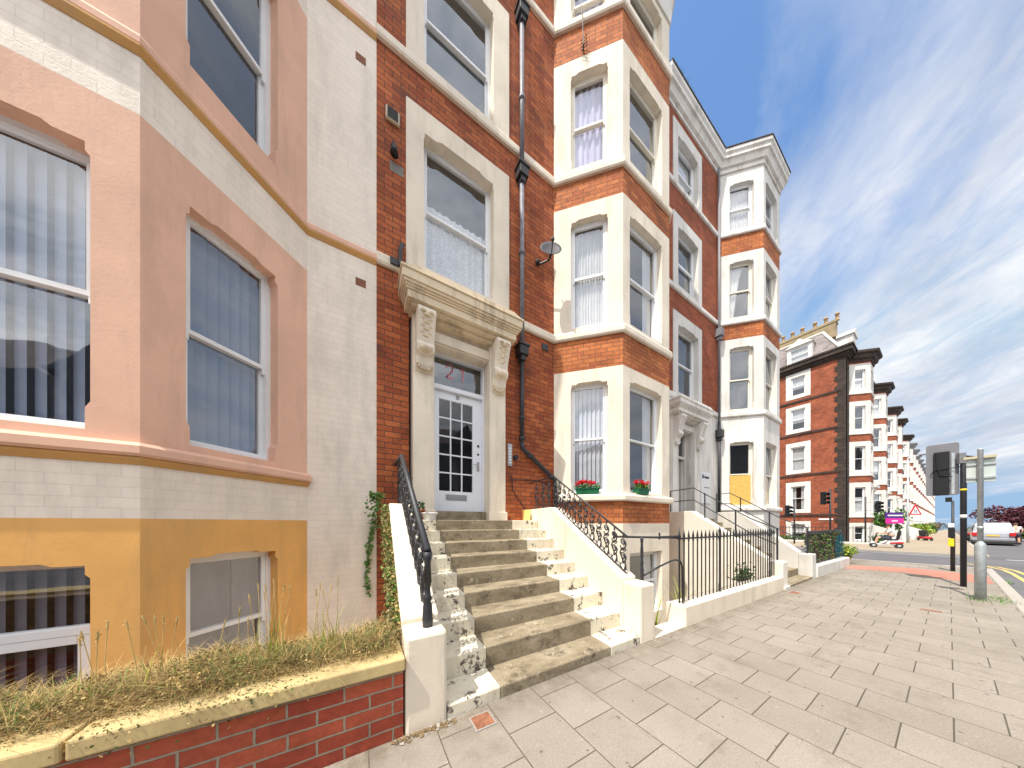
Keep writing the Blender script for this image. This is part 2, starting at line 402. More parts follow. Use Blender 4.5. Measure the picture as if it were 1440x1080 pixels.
def panel(mb,fr,a0,a1,z0,z1,ops=(),o=0,mi=0,rev=.14,rmi=None):
    A=sorted({a0,a1,*[x for q in ops for x in q[:2] if a0<x<a1]}); Z=sorted({z0,z1,*[x for q in ops for x in q[2:4] if z0<x<z1]})
    for i in range(len(A)-1):
        for j in range(len(Z)-1):
            ca,cz=(A[i]+A[i+1])/2,(Z[j]+Z[j+1])/2
            if any(q[0]<ca<q[1] and q[2]<cz<q[3] for q in ops): continue
            mb.face([fr.p(A[i],Z[j],o),fr.p(A[i+1],Z[j],o),fr.p(A[i+1],Z[j+1],o),fr.p(A[i],Z[j+1],o)],mi)
    r=mi if rmi is None else rmi
    for b0,b1,y0,y1 in [q[:4] for q in ops]:
        P=lambda a,z,oo: fr.p(a,z,oo)
        mb.face([P(b0,y0,o),P(b0,y1,o),P(b0,y1,o-rev),P(b0,y0,o-rev)],r)
        mb.face([P(b1,y0,o-rev),P(b1,y1,o-rev),P(b1,y1,o),P(b1,y0,o)],r)
        mb.face([P(b0,y1,o),P(b1,y1,o),P(b1,y1,o-rev),P(b0,y1,o-rev)],r)
        mb.face([P(b0,y0,o-rev),P(b1,y0,o-rev),P(b1,y0,o),P(b0,y0,o)],r)
def stops(mb,fr,b0,b1,y0,y1,o=0,dep=.13,mi=0,w=.11,h=.034,e=.016,sl=.055):
    # the shouldered lintel and the stopped chamfers of the jambs
    top=[(0,0),(0,-h-.10),(e,-h-.07),(e,-h),(w,-h),(w+sl,0)]
    bot=[(0,0),(e,0),(e,.17),(0,.22)]
    for poly,yy in ((top,y1),(bot,y0)):
        L=[(b0+a,yy+z) for a,z in poly]; Rr=[(b1-a,yy+z) for a,z in poly]
        mb.prism(fr,L,o-dep,o); mb.m[-len(poly)-2:]=[mi]*(len(poly)+2)
        mb.prism(fr,Rr[::-1],o-dep,o); mb.m[-len(poly)-2:]=[mi]*(len(poly)+2)
def folds(mb,fr,a0,a1,z0,z1,o,n=14,amp=.02,mi=0,pinch=None):
    steps=n*4; prev=None
    for k in range(steps+1):
        f=k/steps; a=a0+(a1-a0)*f; oo=o+amp*math.sin(f*n*2*math.pi+math.sin(k*.7)*.6)
        cur=[]
        for j in range(5):
            g=j/4; aa=a
            if pinch: aa=pinch[0]+(a-pinch[0])*(1-pinch[1]*math.sin(g*math.pi*.5)**1.5) if False else pinch[0]+(a-pinch[0])*(1-pinch[1]*(1-g)**.7)
            cur.append(fr.p(aa,z0+(z1-z0)*g,oo))
        if prev:
            for j in range(4): mb.face([prev[j],cur[j],cur[j+1],prev[j+1]],mi)
        prev=cur
def window(root,fr,b0,b1,y0,y1,o=0,rec=.12,cover='room',fm='frame',simple=False,mid=.5,openb=0,kind='sash',roomm='room'):
    """sash window in an opening: box frame > two sashes, glass, curtain, dark room"""
    m=MB(); fw=.05
    m.box(fr,b0,b0+fw,y0,y1,o-rec-.09,o-rec); m.box(fr,b1-fw,b1,y0,y1,o-rec-.09,o-rec)
    m.box(fr,b0+fw,b1-fw,y1-fw,y1,o-rec-.09,o-rec); m.box(fr,b0+fw,b1-fw,y0,y0+fw*.9,o-rec-.09,o-rec+.02)
    win=m.build('window',fm,root)
    i0,i1,j0,j1=b0+fw,b1-fw,y0+fw*.9,y1-fw; zm=j0+(j1-j0)*mid
    if kind=='sash':
        for (z0,z1,oo) in ((zm-.02,j1,o-rec-.012),(j0+openb,zm+.02+openb,o-rec-.052)):
            g=MB(); w=.038
            g.box(fr,i0,i0+w,z0,z1,oo-.035,oo); g.box(fr,i1-w,i1,z0,z1,oo-.035,oo)
            g.box(fr,i0+w,i1-w,z1-w,z1,oo-.035,oo); g.box(fr,i0+w,i1-w,z0,z0+w*1.1,oo-.035,oo)
            if not simple and oo>o-rec-.03:
                for hh in (i0,i1-.03): g.prism(fr,[(hh,z0),(hh,z0-.06),(hh+.03,z0-.06),(hh+.03,z0)][::-1],oo-.034,oo-.002)
            g.build('sash',fm,win)
            p=MB(); p.face([fr.p(i0+w-.004,z0+w,oo-.018),fr.p(i1-w+.004,z0+w,oo-.018),fr.p(i1-w+.004,z1-w,oo-.018),fr.p(i0+w-.004,z1-w,oo-.018)])
            p.build('glass_pane','glass',win)
    elif kind=='upvc':
        zt=j0+(j1-j0)*.66
        g=MB(); w=.07
        g.box(fr,i0,i1,zt-w/2,zt+w/2,o-rec-.06,o-rec+.015)
        g.box(fr,i0,i0+w,j0,zt-w/2,o-rec-.05,o-rec+.01); g.box(fr,i1-w,i1,j0,zt-w/2,o-rec-.05,o-rec+.01)
        g.box(fr,i0+w,i1-w,zt-w*1.5,zt-w/2,o-rec-.05,o-rec+.01); g.box(fr,i0+w,i1-w,j0,j0+w,o-rec-.05,o-rec+.01)
        g.build('casement',fm,win,bevel=.006)
        p=MB(); p.face([fr.p(i0,j0,o-rec-.03),fr.p(i1,j0,o-rec-.03),fr.p(i1,j1,o-rec-.03),fr.p(i0,j1,o-rec-.03)]); p.build('glass_pane','glass',win)
    # what is behind the glass
    ob=o-rec-.13
    c=MB()
    if cover in ('vblind','vdark','vblue'):
        n=int((i1-i0)/.085)
        for k in range(n):
            a=i0+.01+(i1-i0-.02)*(k+.15)/n; wd=(i1-i0)/n*.86; t=.02
            c.face([fr.p(a,j0,ob-t),fr.p(a+wd,j0,ob+t),fr.p(a+wd,j1,ob+t),fr.p(a,j1,ob-t)])
        c.build('vertical_blind','blind' if cover=='vblind' else ('blindblue' if cover=='vblue' else 'blinddark'),win)
    elif cover=='lace':
        folds(c,fr,i0,i1,j0,j0+(j1-j0)*.62,ob,9,.015); c.build('net_curtain','lace',win)
    elif cover=='voile':
        folds(c,fr,i0,i1,j0,j1,ob,11,.02); c.build('curtain','voile',win)
    elif cover=='sides':
        w=(i1-i0)*.3
        folds(c,fr,i0,i0+w,j0,j1,ob,4,.02); folds(c,fr,i1-w,i1,j0,j1,ob,4,.02); c.build('curtain','voile',win)
    elif cover=='left':
        folds(c,fr,i0,i0+(i1-i0)*.72,j0,j1,ob,7,.02,pinch=(i0,.62)); c.build('curtain','voile',win)
    elif cover=='lilac':
        folds(c,fr,i0,i1,j0,j1,ob,5,.03); c.build('curtain','bluecurtain',win)
    elif cover=='half':
        c.face([fr.p(i0,j0+(j1-j0)*.35,ob),fr.p(i1,j0+(j1-j0)*.35,ob),fr.p(i1,j1,ob),fr.p(i0,j1,ob)]); c.build('roller_blind','voile',win)
    elif cover=='board':
        c.box(fr,i0,i1,j0,j0+(j1-j0)*.48,o-rec+.012,o-rec+.03); c.build('boarding','osb',win)
    elif cover=='card':
        c.box(fr,i0+.02,i1-.05,j0,j0+(j1-j0)*.25,ob,ob+.02); c.box(fr,i0,i1-.1,j0+(j1-j0)*.26,j0+(j1-j0)*.5,ob,ob+.02,1); c.build('cardboard_sheet',['osb','card'],win)
    d=MB(); D0=ob-.06; D1=ob-.55; x0,x1=b0-.06,b1+.06
    P=fr.p
    d.face([P(x0,y0-.05,D1),P(x1,y0-.05,D1),P(x1,y1+.05,D1),P(x0,y1+.05,D1)])
    oj=o-rec-.085
    d.face([P(x0,y0-.05,oj),P(x0,y0-.05,D1),P(x0,y1+.05,D1),P(x0,y1+.05,oj)]); d.face([P(x1,y0-.05,oj),P(x1,y1+.05,oj),P(x1,y1+.05,D1),P(x1,y0-.05,D1)])
    d.face([P(x0,y1+.05,oj),P(x0,y1+.05,D1),P(x1,y1+.05,D1),P(x1,y1+.05,oj)]); d.face([P(x0,y0-.05,oj),P(x1,y0-.05,oj),P(x1,y0-.05,D1),P(x0,y0-.05,D1)])
    d.build('interior',roomm,win)
    return win
WD=4.4; FD=3.41; CL=(WD-FD)*math.sqrt(2)
LEV=[(1.71,1.87,1.90,4.24,4.50),(5.16,5.34,5.42,7.72,8.03),(8.56,8.76,8.84,10.86,11.17),(11.82,11.98,12.06,13.75,14.22)]
def baypath(s0,fw=1.72,w0=None,w1=None):
    p=[(s0,WD),(s0+.99,FD),(s0+.99+fw,FD),(s0+1.98+fw,WD)]
    if w0 is not None: p=[(w0,WD)]+p
    if w1 is not None: p=p+[(w1,WD)]
    return p
def bayfaces(s0,fw=1.72):
    return [(Fr(s0,WD,-45),CL,.355,1.112),(Fr(s0+.99,FD,0),fw,.22,fw-.30),(Fr(s0+.99+fw,FD,45),CL,.30,1.05)]
STRING=[(0,0),(.055,.0),(.075,.03),(.075,.12),(.05,.165),(0,.18)]
def string(mb,path,z,t=.18,k=1.0,mi=0):
    s=t/.18; sweep(mb,path,[(o*k,zz*s) for o,zz in STRING][::-1],mi,z)
# ------------------------------------------------------------------ HOUSE with the painted bay, left
def gz(s): return 0 if s<4 else -.01*(s-4)
h1=thing('terraced_house','painted terraced house in pink, white and ochre with a canted bay, at the left edge','house',(-1.5,4.4,0),'houses of the near terrace')
s0=-.586-1.98-1.66
FA=[(Fr(s0,WD,-45),CL,.355,1.06),(Fr(s0+.99,FD+.03,0),1.70,.25,1.42),(Fr(-1.546,FD+.03,45),1.3575,.253,1.013)]
# frame of the right cant recomputed so that its far end sits on the back wall
FA[2]=(Fr(-.586-.97,WD-.97,45),.97*math.sqrt(2),.26,1.02)
FA[1]=(Fr(-.586-.97-1.70,WD-.97,0),1.70,.27,1.455)
FA[0]=(Fr(-.586-1.94-1.70,WD,-45),.97*math.sqrt(2),.35,1.1)
P1=[(-4.4,WD),(-.586-1.94-1.70,WD),(-.586-.97-1.70,WD-.97),(-.586-.97,WD-.97),(-.586,WD),(.24,WD)]
wb=MB(); pk=[MB() for _ in range(4)]; og=MB(); wbs=[MB() for _ in range(4)]
lv1=[(1.80,1.92,1.985,4.25,4.64),(5.19,5.285,5.55,7.72,8.03),(8.56,8.655,8.84,10.86,11.17),(11.82,11.915,12.06,13.2,13.5)]
cov=[['vblue','vblue','vblue'],['none','none','none'],['voile']*3,['voile']*3]
for i,(fr,L,b0,b1) in enumerate(FA):
    op=(b0,b1,-.62,.945); panel(og,fr,0,L,-1.4,1.29,[op],rmi=0); stops(og,fr,*op,e=.025,w=.17,sl=.05,h=.024)
    window(h1,fr,*op,cover='vdark',kind='upvc' if i==1 else 'sash',roomm='room')
    panel(wbs[0],fr,0,L,1.29,1.80)
    for k,(a,b,c,d,e) in enumerate(lv1):
        op=(b0,b1,c,d); panel(pk[k],fr,0,L,b,e,[op]); stops(pk[k],fr,*op,e=.025,w=.17,sl=.05,h=.026)
        window(h1,fr,*op,cover=cov[k][i])
        if k<3: panel(wbs[k+1],fr,0,L,e,lv1[k+1][0])
Wf=Fr(0,WD,0)
panel(wb,Wf,-.586,.24,-1.4,13.5); wb.build('wall','brick_white',h1); wb=MB(); panel(wb,Wf,-4.4,-.586-1.94-1.70,-1.4,13.5)
wb.build('wall','brick_white',h1)
for q in wbs: q.build('bay_brick_band','brick_white',h1)
for q in pk: q.build('bay_storey','pink',h1)
if 1: og.build('basement_storey','orange',h1)
og=MB()
for k,(a,b,*_) in enumerate(lv1):
    m=MB(); 
    if k==0: string(m,P1[2:5],a,.12,1.0); 
    else: string(m,P1,a,.10,.45)
    m.build('string_course','pink',h1)
    m=MB(); pth=P1 if k else P1[2:5]
    sweep(m,pth,[(0,a-.065),(.0,a-.002),(.04,a-.002),(.04,a-.02),(.01,a-.065)],0); m.build('string_moulding','ochre_trim',h1)
m=MB(); sweep(m,P1,[(0,13.5),(0,14.5),(.35,14.5),(.3,14.2),(.1,13.9),(.06,13.5)]); m.build('cornice','cream',h1)
for x,z in ((.03,4.77),(.03,8.05)):
    m=MB(); m.box(Wf,x-.06,x+.07,z-.05,z+.06,.0,.004); m.build('air_brick','rust',h1)
m=MB(); m.box(Fr(-4.4,WD,0),0,.01,-1.4,14.4,-8,0); m.box(Fr(-4.4,WD,0),0,4.64,-1.4,14.4,-8.01,-8); m.build('side_wall','brick_dark',h1)
m=MB(); m.hprism([(-4.4,12.4),(.24,12.4),(.24,WD),(-.586,WD),(-.586-.97,WD-.97),(-.586-.97-1.7,WD-.97),(-.586-1.94-1.7,WD),(-4.4,WD)][::-1][::-1],14.42,14.5); m.build('roof','lead',h1)
# ------------------------------------------------------------------ HOUSE 21
h2=thing('terraced_house','red brick terraced house with cream bay and white glazed door numbered 21','house',(4,4.4,0),'houses of the near terrace')
S2=3.675; P2=[(.24,WD)]+baypath(S2)+[(7.9,WD)]
bb=[MB() for _ in range(5)]; br=MB(); cr=[MB() for _ in range(5)]; L4=list(LEV); L4[3]=(11.82,11.98,12.06,13.0,13.15)
cov=[['vblind','sides','voile'],['voile','sides','voile'],['lilac','none','voile'],['lilac','none','voile']]
for i,(fr,L,b0,b1) in enumerate(bayfaces(S2)):
    op=(b0,b1,-.75,.62); panel(cr[4],fr,0,L,-1.4,1.25,[op]); window(h2,fr,*op,cover='sides')
    panel(bb[4],fr,0,L,1.25,1.71)
    for k,(a,b,c,d,e) in enumerate(L4):
        op=(b0,b1,c,d); panel(cr[k],fr,0,L,b,e,[op]); stops(cr[k],fr,*op)
        window(h2,fr,*op,cover=cov[k][i],fm='framecream' if k>1 else 'frame',openb=.05 if (k==1 and i==0) else 0)
        if k<3: panel(bb[k],fr,0,L,e,L4[k+1][0])
colw=(.925,2.2)
ops=[(.70,2.40,-1.35,4.9),(.66,2.53,5.34,8.0),(.66,2.53,8.76,11.17),(.66,2.53,11.98,13.1)]
panel(br,Wf,.24,S2,-1.4,13.15,ops,rev=.02); br.build('wall','brick',h2); br=MB(); panel(br,Wf,S2+3.70,7.9,-1.4,13.15)
br.build('wall','brick',h2)
for q in bb:
    if q.f: q.build('bay_brick_band','brick_bay',h2)
for q in cr: q.build('bay_storey','cream',h2)
for k,(z0,z1,t1) in enumerate(((5.45,7.68,8.0),(8.80,10.9,11.17),(12.02,12.95,13.1))):
    m=MB(); op=(colw[0],colw[1],z0,z1); b=(5.34,8.76,11.98)[k]
    panel(m,Wf,.66,2.53,b,t1,[op],o=.02,rev=.17); stops(m,Wf,*op,o=.02,dep=.16,w=.20,h=.045,sl=.10)
    m.box(Wf,.654,.66,b,t1,-.02,.019); m.box(Wf,2.53,2.536,b,t1,-.02,.019); m.box(Wf,.66,2.53,t1,t1+.012,-.02,.02)
    m.build('window_surround','cream',h2)
    window(h2,Wf,*op,o=.02,rec=.16,cover=('lace','none','none')[k],fm='frame')
for k,(a,b,*_) in enumerate(L4):
    m=MB()
    if k==0: string(m,P2[1:5],a,.16,1.1)
    else: string(m,P2,a,.18,.85)
    m.build('string_course','cream',h2)
m=MB(); sweep(m,P2,[(0,13.15),(0,14.6),(.27,14.6),(.25,14.35),(.12,14.15),(.08,13.7),(.03,13.15)]); m.build('cornice','whitedirty',h2)
m=MB(); m.hprism([(.24,12.4),(7.9,12.4)]+P2[::-1],14.5,14.59); m.build('roof','lead',h2)
m=MB(); m.box(Fr(0,WD,0),.24,7.9,-1.4,14.4,-8.01,-8); m.build('back_wall','brick_dark',h2)
# basement wall below bay etc
# ---- door case
def doorcase(root,s0,mt,mdirty,z0,dz=0,door=True,zc=4.95,dark=False):
    # s0: left of left pilaster (wall coordinates); opening 1.0 wide
    f=Fr(s0,WD,0)
    pl,pr=(0,.33),(1.33,1.66)
    for nm,(a,b) in (('pilaster',pl),('pilaster',pr)):
        m=MB(); m.box(f,a,b,z0,zc-.32,-.25,.12); m.box(f,a-.025,b+.025,z0,z0+.16,.0,.15); m.build(nm,mt,root,bevel=.008)
    m=MB(); m.box(f,.33,1.33,4.25,4.40,-.25,.09); m.box(f,.33,1.33,4.40,zc-.3,-.25,.03); m.box(f,.33,1.33,4.22,4.25,-.25,.06); m.build('door_lintel',mt,root)
    # hood
    m=MB(); W0,W1=-.22,1.86
    prof=[(.0,zc-.42),(.14,zc-.42),(.16,zc-.34),(.30,zc-.31),(.32,zc-.24),(.38,zc-.20),(.40,zc-.12),(.44,zc-.09),(.46,zc-.015),(.46,zc),(0,zc+.05)]
    path=[(s0+W0+.46-.0,WD+.0),(s0+W0+.46,WD-.001),(s0+W1-.46,WD-.001),(s0+W1-.46,WD)]
    # build as stacked slabs stepping out on three sides
    for (o,za,zb) in ((.19,zc-.45,zc-.40),(.29,zc-.40,zc-.36),(.355,zc-.36,zc-.25),(.375,zc-.25,zc-.22),(.395,zc-.22,zc-.19),(.42,zc-.19,zc-.155),(.44,zc-.155,zc-.03),(.46,zc-.03,zc)):
        k=.46-o; m.box(f,W0+k,W1-k,za,zb,-.02,o)
    m.prism(f,[(W0,zc),(W1,zc),(W1-.2,zc+.07),(W0+.2,zc+.07)],-.01,.44)
    m.build('door_hood',mdirty,root,bevel=.006)
    for a in (pl[0]+.03,pr[0]+.03):
        m=MB(); w=.27; top=zc-.42
        side=[(.12,top),(.36,top),(.38,top-.08),(.33,top-.2),(.27,top-.38),(.25,top-.47),(.29,top-.53),(.27,top-.61),(.20,top-.66),(.18,top-.78),(.14,top-.86),(.12,top-.88)]
        i=len(m.v); n=len(side)
        for aa in (a,a+w):
            for o,z in side: m.v.append(f.p(aa,z,o))
        m.f.append(tuple(range(n))); m.m.append(0); m.f.append(tuple(reversed(range(n,2*n)))); m.m.append(0)
        for q in range(n): m.f.append((q,(q+1)%n,n+(q+1)%n,n+q)); m.m.append(0)
        con=m.build('console_bracket',mt,root,bevel=.01)
        m=MB()
        for q in range(5):
            for e in (-1,1):
                zz=top-.08-.085*q; oo=.385-.03*q-(.0 if q<1 else .02)
                m.ball(f.p(a+w/2+e*.058,zz,oo-.022),.052,8,6,(1.0,.8,.55)); m.ball(f.p(a+w/2+e*.02,zz-.04,oo-.026),.045,8,6,(1.0,.8,.6))
        m.ball(f.p(a+w/2,top-.57,.25),.075,10,6,(1.7,.8,.8))
        for q in range(7):
            t=math.pi*q/6; m.ball(f.p(a+w/2+.10*math.cos(t),top-.78-.08*math.sin(t),.18),.028,8,5)
        m.build('carved_scroll',mdirty,con,smooth=True)
    return f
f=doorcase(h2,.74,'cream','creamdirty',1.303)
# door leaf
def glazed_door(root,f):
    z0,z1=1.47,3.60; a0,a1=.36,1.30; o=-.19
    m=MB(); m.box(f,.33,1.33,1.303,1.46,-.3,.02); m.build('threshold','stone',root,bevel=.01)
    m=MB()
    m.box(f,.33,.36,1.46,4.25,o-.05,o+.06); m.box(f,1.30,1.33,1.46,4.25,o-.05,o+.06); m.box(f,.36,1.30,3.605,3.68,o-.05,o+.06); m.box(f,.36,1.30,4.19,4.22,o-.05,o+.04)
    fr_=m.build('door_frame','door',root,bevel=.004)
    m=MB(); m.box(f,a0,a0+.13,z0,z1,o-.04,o); m.box(f,a1-.18,a1,z0,z1,o-.04,o)
    m.box(f,a0+.13,a1-.18,z0,z0+.36,o-.04,o); m.box(f,a0+.13,a1-.18,z1-.14,z1,o-.04,o)
    g0,g1,y0,y1=a0+.13,a1-.18,z0+.36,z1-.14
    for k in (1,2):
        a=g0+(g1-g0)*k/3; m.box(f,a-.012,a+.012,y0,y1,o-.035,o-.004)
    for k in (1,2,3,4):
        z=y0+(y1-y0)*k/5; m.box(f,g0,g1,z-.012,z+.012,o-.034,o-.003)
    d=m.build('door','door',root,bevel=.003)
    m=MB(); m.box(f,g0+.12,g1-.12,z0+.20,z0+.30,o,o+.012); m.box(f,g0+.14,g1-.14,z0+.225,z0+.275,o+.012,o+.018); m.build('letterbox','steel',d)
    m=MB(); m.tube([f.p(a1-.07,2.35,o),f.p(a1-.07,2.35,o+.05),f.p(a1-.19,2.35,o+.055)],.01); m.box(f,a1-.095,a1-.05,2.24,2.42,o,o+.01); m.build('handle','steel',d)
    m=MB(); m.tube([f.p(a1-.07,2.72,o),f.p(a1-.07,2.72,o+.012)],.022,12); m.tube([f.p(a1-.07,2.56,o),f.p(a1-.07,2.56,o+.012)],.02,12); m.build('lock','blackplastic',d)
    m=MB(); m.face([f.p(g0,y0,o-.02),f.p(g1,y0,o-.02),f.p(g1,y1,o-.02),f.p(g0,y1,o-.02)]); m.build('glass_pane','glassdark',d)
    m=MB(); m.face([f.p(.36,3.68,o),f.p(1.30,3.68,o),f.p(1.30,4.19,o),f.p(.36,4.19,o)]); m.build('transom_glass','glass',fr_)
    m=MB(); m.box(f,.2,1.5,1.3,4.3,-1.4,-1.38); m.box(f,.2,.21,1.3,4.3,-1.38,-.26); m.box(f,1.49,1.5,1.3,4.3,-1.38,-.26); m.box(f,.2,1.5,4.3,4.31,-1.38,-.26); m.box(f,.2,1.5,1.29,1.3,-1.4,-.3); m.build('hallway','room',root)
    return d,fr_,o
door,dfr,o_=glazed_door(h2,f)
def numeral(mb,f,ch,a,z,h,o,t):
    w=h*.5
    if ch=='2':
        pts=[(0,.78),(.08,.93),(.28,1.0),(.5,1.0),(.78,.95),(.92,.78),(.88,.6),(.6,.4),(.2,.18),(.02,.03),(1,.03)]
    else: pts=[(.25,.80),(.55,.98),(.55,0)]
    P=[(a+x*w,z+y*h) for x,y in pts]
    for (x0,y0),(x1,y1) in zip(P,P[1:]):
        l=math.hypot(x1-x0,y1-y0); nx,ny=-(y1-y0)/l*t,(x1-x0)/l*t; ex,ey=(x1-x0)/l*t*.6,(y1-y0)/l*t*.6
        mb.prism(f,[(x0-nx-ex,y0-ny-ey),(x1-nx+ex,y1-ny+ey),(x1+nx+ex,y1+ny+ey),(x0+nx-ex,y0+ny-ey)],o,o+.003)
m=MB(); numeral(m,f,'2',.62,3.86,.24,o_+.002,.014); numeral(m,f,'1',.86,3.86,.24,o_+.002,.014); m.build('house_number','pinknum',dfr)
m=MB(); numeral(m,f,'2',.80,3.515,.055,o_+.004,.005); numeral(m,f,'1',.835,3.515,.055,o_+.004,.005); m.build('house_number','ink',door)
# intercom, pipes, vent on house 21
m=MB(); m.box(Wf,2.50,2.60,2.37,2.80,0,.03); ic=m.build('door_entry_panel','steel',h2,bevel=.004)
m=MB()
for k in range(6): m.box(Wf,2.525,2.575,2.42+k*.055,2.45+k*.055,.03,.034)
m.build('call_button','signwhite',ic)
m=MB()
def dpipe(m,a,z0,z1,r=.045,o=.09,mi=0): m.tube([Wf.p(a,z0,o),Wf.p(a,z1,o)],r,12,mi)
m=MB(); dpipe(m,2.786,2.85,4.5); m.tube([Wf.p(2.786,2.86,.09),Wf.p(2.80,2.74,.09),Wf.p(2.88,2.68,.09),Wf.p(3.62,2.18,.09),Wf.p(3.66,1.6,.09)],.045,12)
for z in (3.3,2.9,): m.tube([Wf.p(2.786,z,.09),Wf.p(2.786,z+.06,.09)],.06,12)
m.tube([Wf.p(2.95,2.63,.09),Wf.p(3.01,2.59,.09)],.058,12); m.tube([Wf.p(3.5,2.26,.09),Wf.p(3.56,2.22,.09)],.058,12)
dp=m.build('drainpipe','pipeblack',h2,smooth=True)
m=MB(); dpipe(m,2.786,4.8,8.0); dpipe(m,2.786,8.3,11.1); dpipe(m,2.786,11.5,14)
for z in (6.55,9.6): m.tube([Wf.p(2.786,z,.09),Wf.p(2.786,z+.07,.09)],.062,12)
m.build('drainpipe','pipe',h2,smooth=True)
for z in (4.5,8.0,11.15):
    m=MB()
    for (a0,a1,o1,z0_,z1_) in ((.1,.1,.19,z+.05,z+.22),(.125,.125,.21,z+.22,z+.26)): m.box(Wf,2.786-a0,2.786+a1,z0_,z1_,.0,o1)
    m.box(Wf,2.73,2.84,z-.05,z+.05,.02,.16); m.build('hopper_head','pipeblack',h2,bevel=.008)
m=MB(); m.box(Wf,.36,.56,7.42,7.62,0,.05); v=m.build('wall_vent','vent',h2,bevel=.02)
m=MB()
for k in range(7): m.box(Wf,.385,.535,7.44+k*.024,7.453+k*.024,.051,.056)
m.build('vent_slat','blackplastic',v)
m=MB(); m.box(Wf,.43,.52,6.98,7.0,0,.1); m.lathe(Wf.p(.475,6.86,.1),[(.06,0),(.05,.06),(.03,.12),(.02,.17)],12); m.build('bell','blackplastic',h2,smooth=True)
m=MB(); m.box(Wf,.42,.62,6.7,6.85,0,.004); m.build('repair_patch','roomlight',h2)
m=MB(); m.box(Wf,.42,.55,5.2,5.3,.05,.09); m.tube([Wf.p(.60,5.6,.05),Wf.p(.56,5.45,.10),Wf.p(.56,5.2,.10)],.03,8); m.build('cable_junction','pipeblack',h2)
m=MB(); m.box(Wf,3.34,3.50,4.93,5.06,0,.02); m.build('air_brick','pipeblack',h2)
m=MB()
for pts in ([(2.52,2.1),(3.1,2.14),(3.5,2.1)],[(2.60,2.2),(2.62,1.9),(2.95,1.5)]): m.tube([Wf.p(a,z,.012) for a,z in pts],.008,6)
m.tube([Wf.p(2.68,2.55,.0),Wf.p(2.68,2.55,.07)],.05,8); m.build('cable','pipeblack',h2)
# pole aerial on bay 21
fb=Fr(S2,WD,-45)
ae=thing('aerial_bracket','black wire aerial bracket fixed to the brick band of the numbered house bay','aerial',fb.p(.62,11.3,0))
m=MB(); m.tube([fb.p(.62,11.28,0),fb.p(.62,11.28,.12)],.014); m.tube([fb.p(.62,11.2,.12),fb.p(.60,11.7,.14),fb.p(.5,12.6,.16)],.008)
for k in range(4): m.tube([fb.p(.56,11.2+k*.07,.05),fb.p(.70,11.2+k*.07,.10)],.006)
m.build('bracket','pipeblack',ae)
# satellite dish
sd=thing('satellite_dish','dark grey satellite dish on the brick wall beside the cream bay','satellite dish',(3.3,WD,6.9))
m=MB(); c=Vector((3.33,WD-.30,6.72)); nrm=Vector((-.42,-.80,.36)).normalized(); ux=nrm.cross(Vector((0,0,1))).normalized(); uy=ux.cross(nrm)
rings=[]
for k in range(6):
    r=.235*k/5; ring=[c+ux*math.cos(t)*r*.92+uy*math.sin(t)*r+nrm*(.055*(k/5)**2) for t in [2*math.pi*j/24 for j in range(24)]]; rings.append(ring)
for k in range(5):
    for j in range(24): m.face([rings[k][j],rings[k][(j+1)%24],rings[k+1][(j+1)%24],rings[k+1][j]])
do=m.build('reflector','dish',sd,smooth=True); so=do.modifiers.new('s','SOLIDIFY'); so.thickness=.006
m=MB(); e=c+nrm*.22-uy*.10; m.tube([c-uy*.22+nrm*.03,e],.011); m.tube([c-uy*.22-nrm*.012,c+uy*.2-nrm*.012],.012) ; m.ball(e,.035,8,6,(1,1,1.3)); m.build('feed_arm','pipeblack',sd)
m=MB(); m.tube([c-nrm*.02,c-nrm*.1+Vector((0,0,-.03)),Vector((3.22,WD,6.64))],.018); m.ball(Vector((3.2,WD-.05,6.66)),.05,8,6); m.build('wall_mount','pipeblack',sd)
# ------------------------------------------------------------------ HOUSE 3 (white ground floor)
h3=thing('terraced_house','dark red brick terraced house with white stucco ground floor and boarded bay window','house',(11,4.4,0),'houses of the near terrace')
S3=11.557; P3=[(7.9,WD)]+baypath(S3)+[(15.35,WD)]
bb=[MB() for _ in range(4)]; br=MB(); cr=[MB() for _ in range(4)]; st=MB()
cov=[['board','card','voile'],['none','none','none'],['left','none','voile'],['voile','none','voile']]
for i,(fr,L,b0,b1) in enumerate(bayfaces(S3)):
    panel(st,fr,0,L,-1.6,1.71)
    for k,(a,b,c,d,e) in enumerate(LEV):
        op=(b0,b1,c,d); tgt=st if k==0 else cr[k]
        panel(tgt,fr,0,L,b,5.16 if k==0 else e,[op]); stops(tgt,fr,*op,w=.10)
        window(h3,fr,*op,cover=cov[k][i],fm='framecream' if k<3 else 'frame')
        if 0<k<3: panel(bb[k],fr,0,L,e,LEV[k+1][0])
ops=[(8.51,10.1,-1.5,4.9),(8.44,10.26,5.34,7.93),(8.44,10.26,8.76,11.03),(8.44,10.26,11.98,13.95)]
panel(st,Wf,7.9,S3,-1.6,5.16,[ops[0]],rev=.02); panel(br,Wf,7.9,S3,5.16,14.3,ops[1:],rev=.02); br.build('wall','brick_dark',h3); br=MB(); panel(br,Wf,S3+3.7,15.35,-1.6,14.3)
br.build('wall','brick_dark',h3)
for q in bb+cr:
    if q.f: q.build('bay_brick_band' if q in bb else 'bay_storey','brick_bay' if q in bb else 'white',h3)
st.build('stucco_ground_floor','whitedirty',h3)
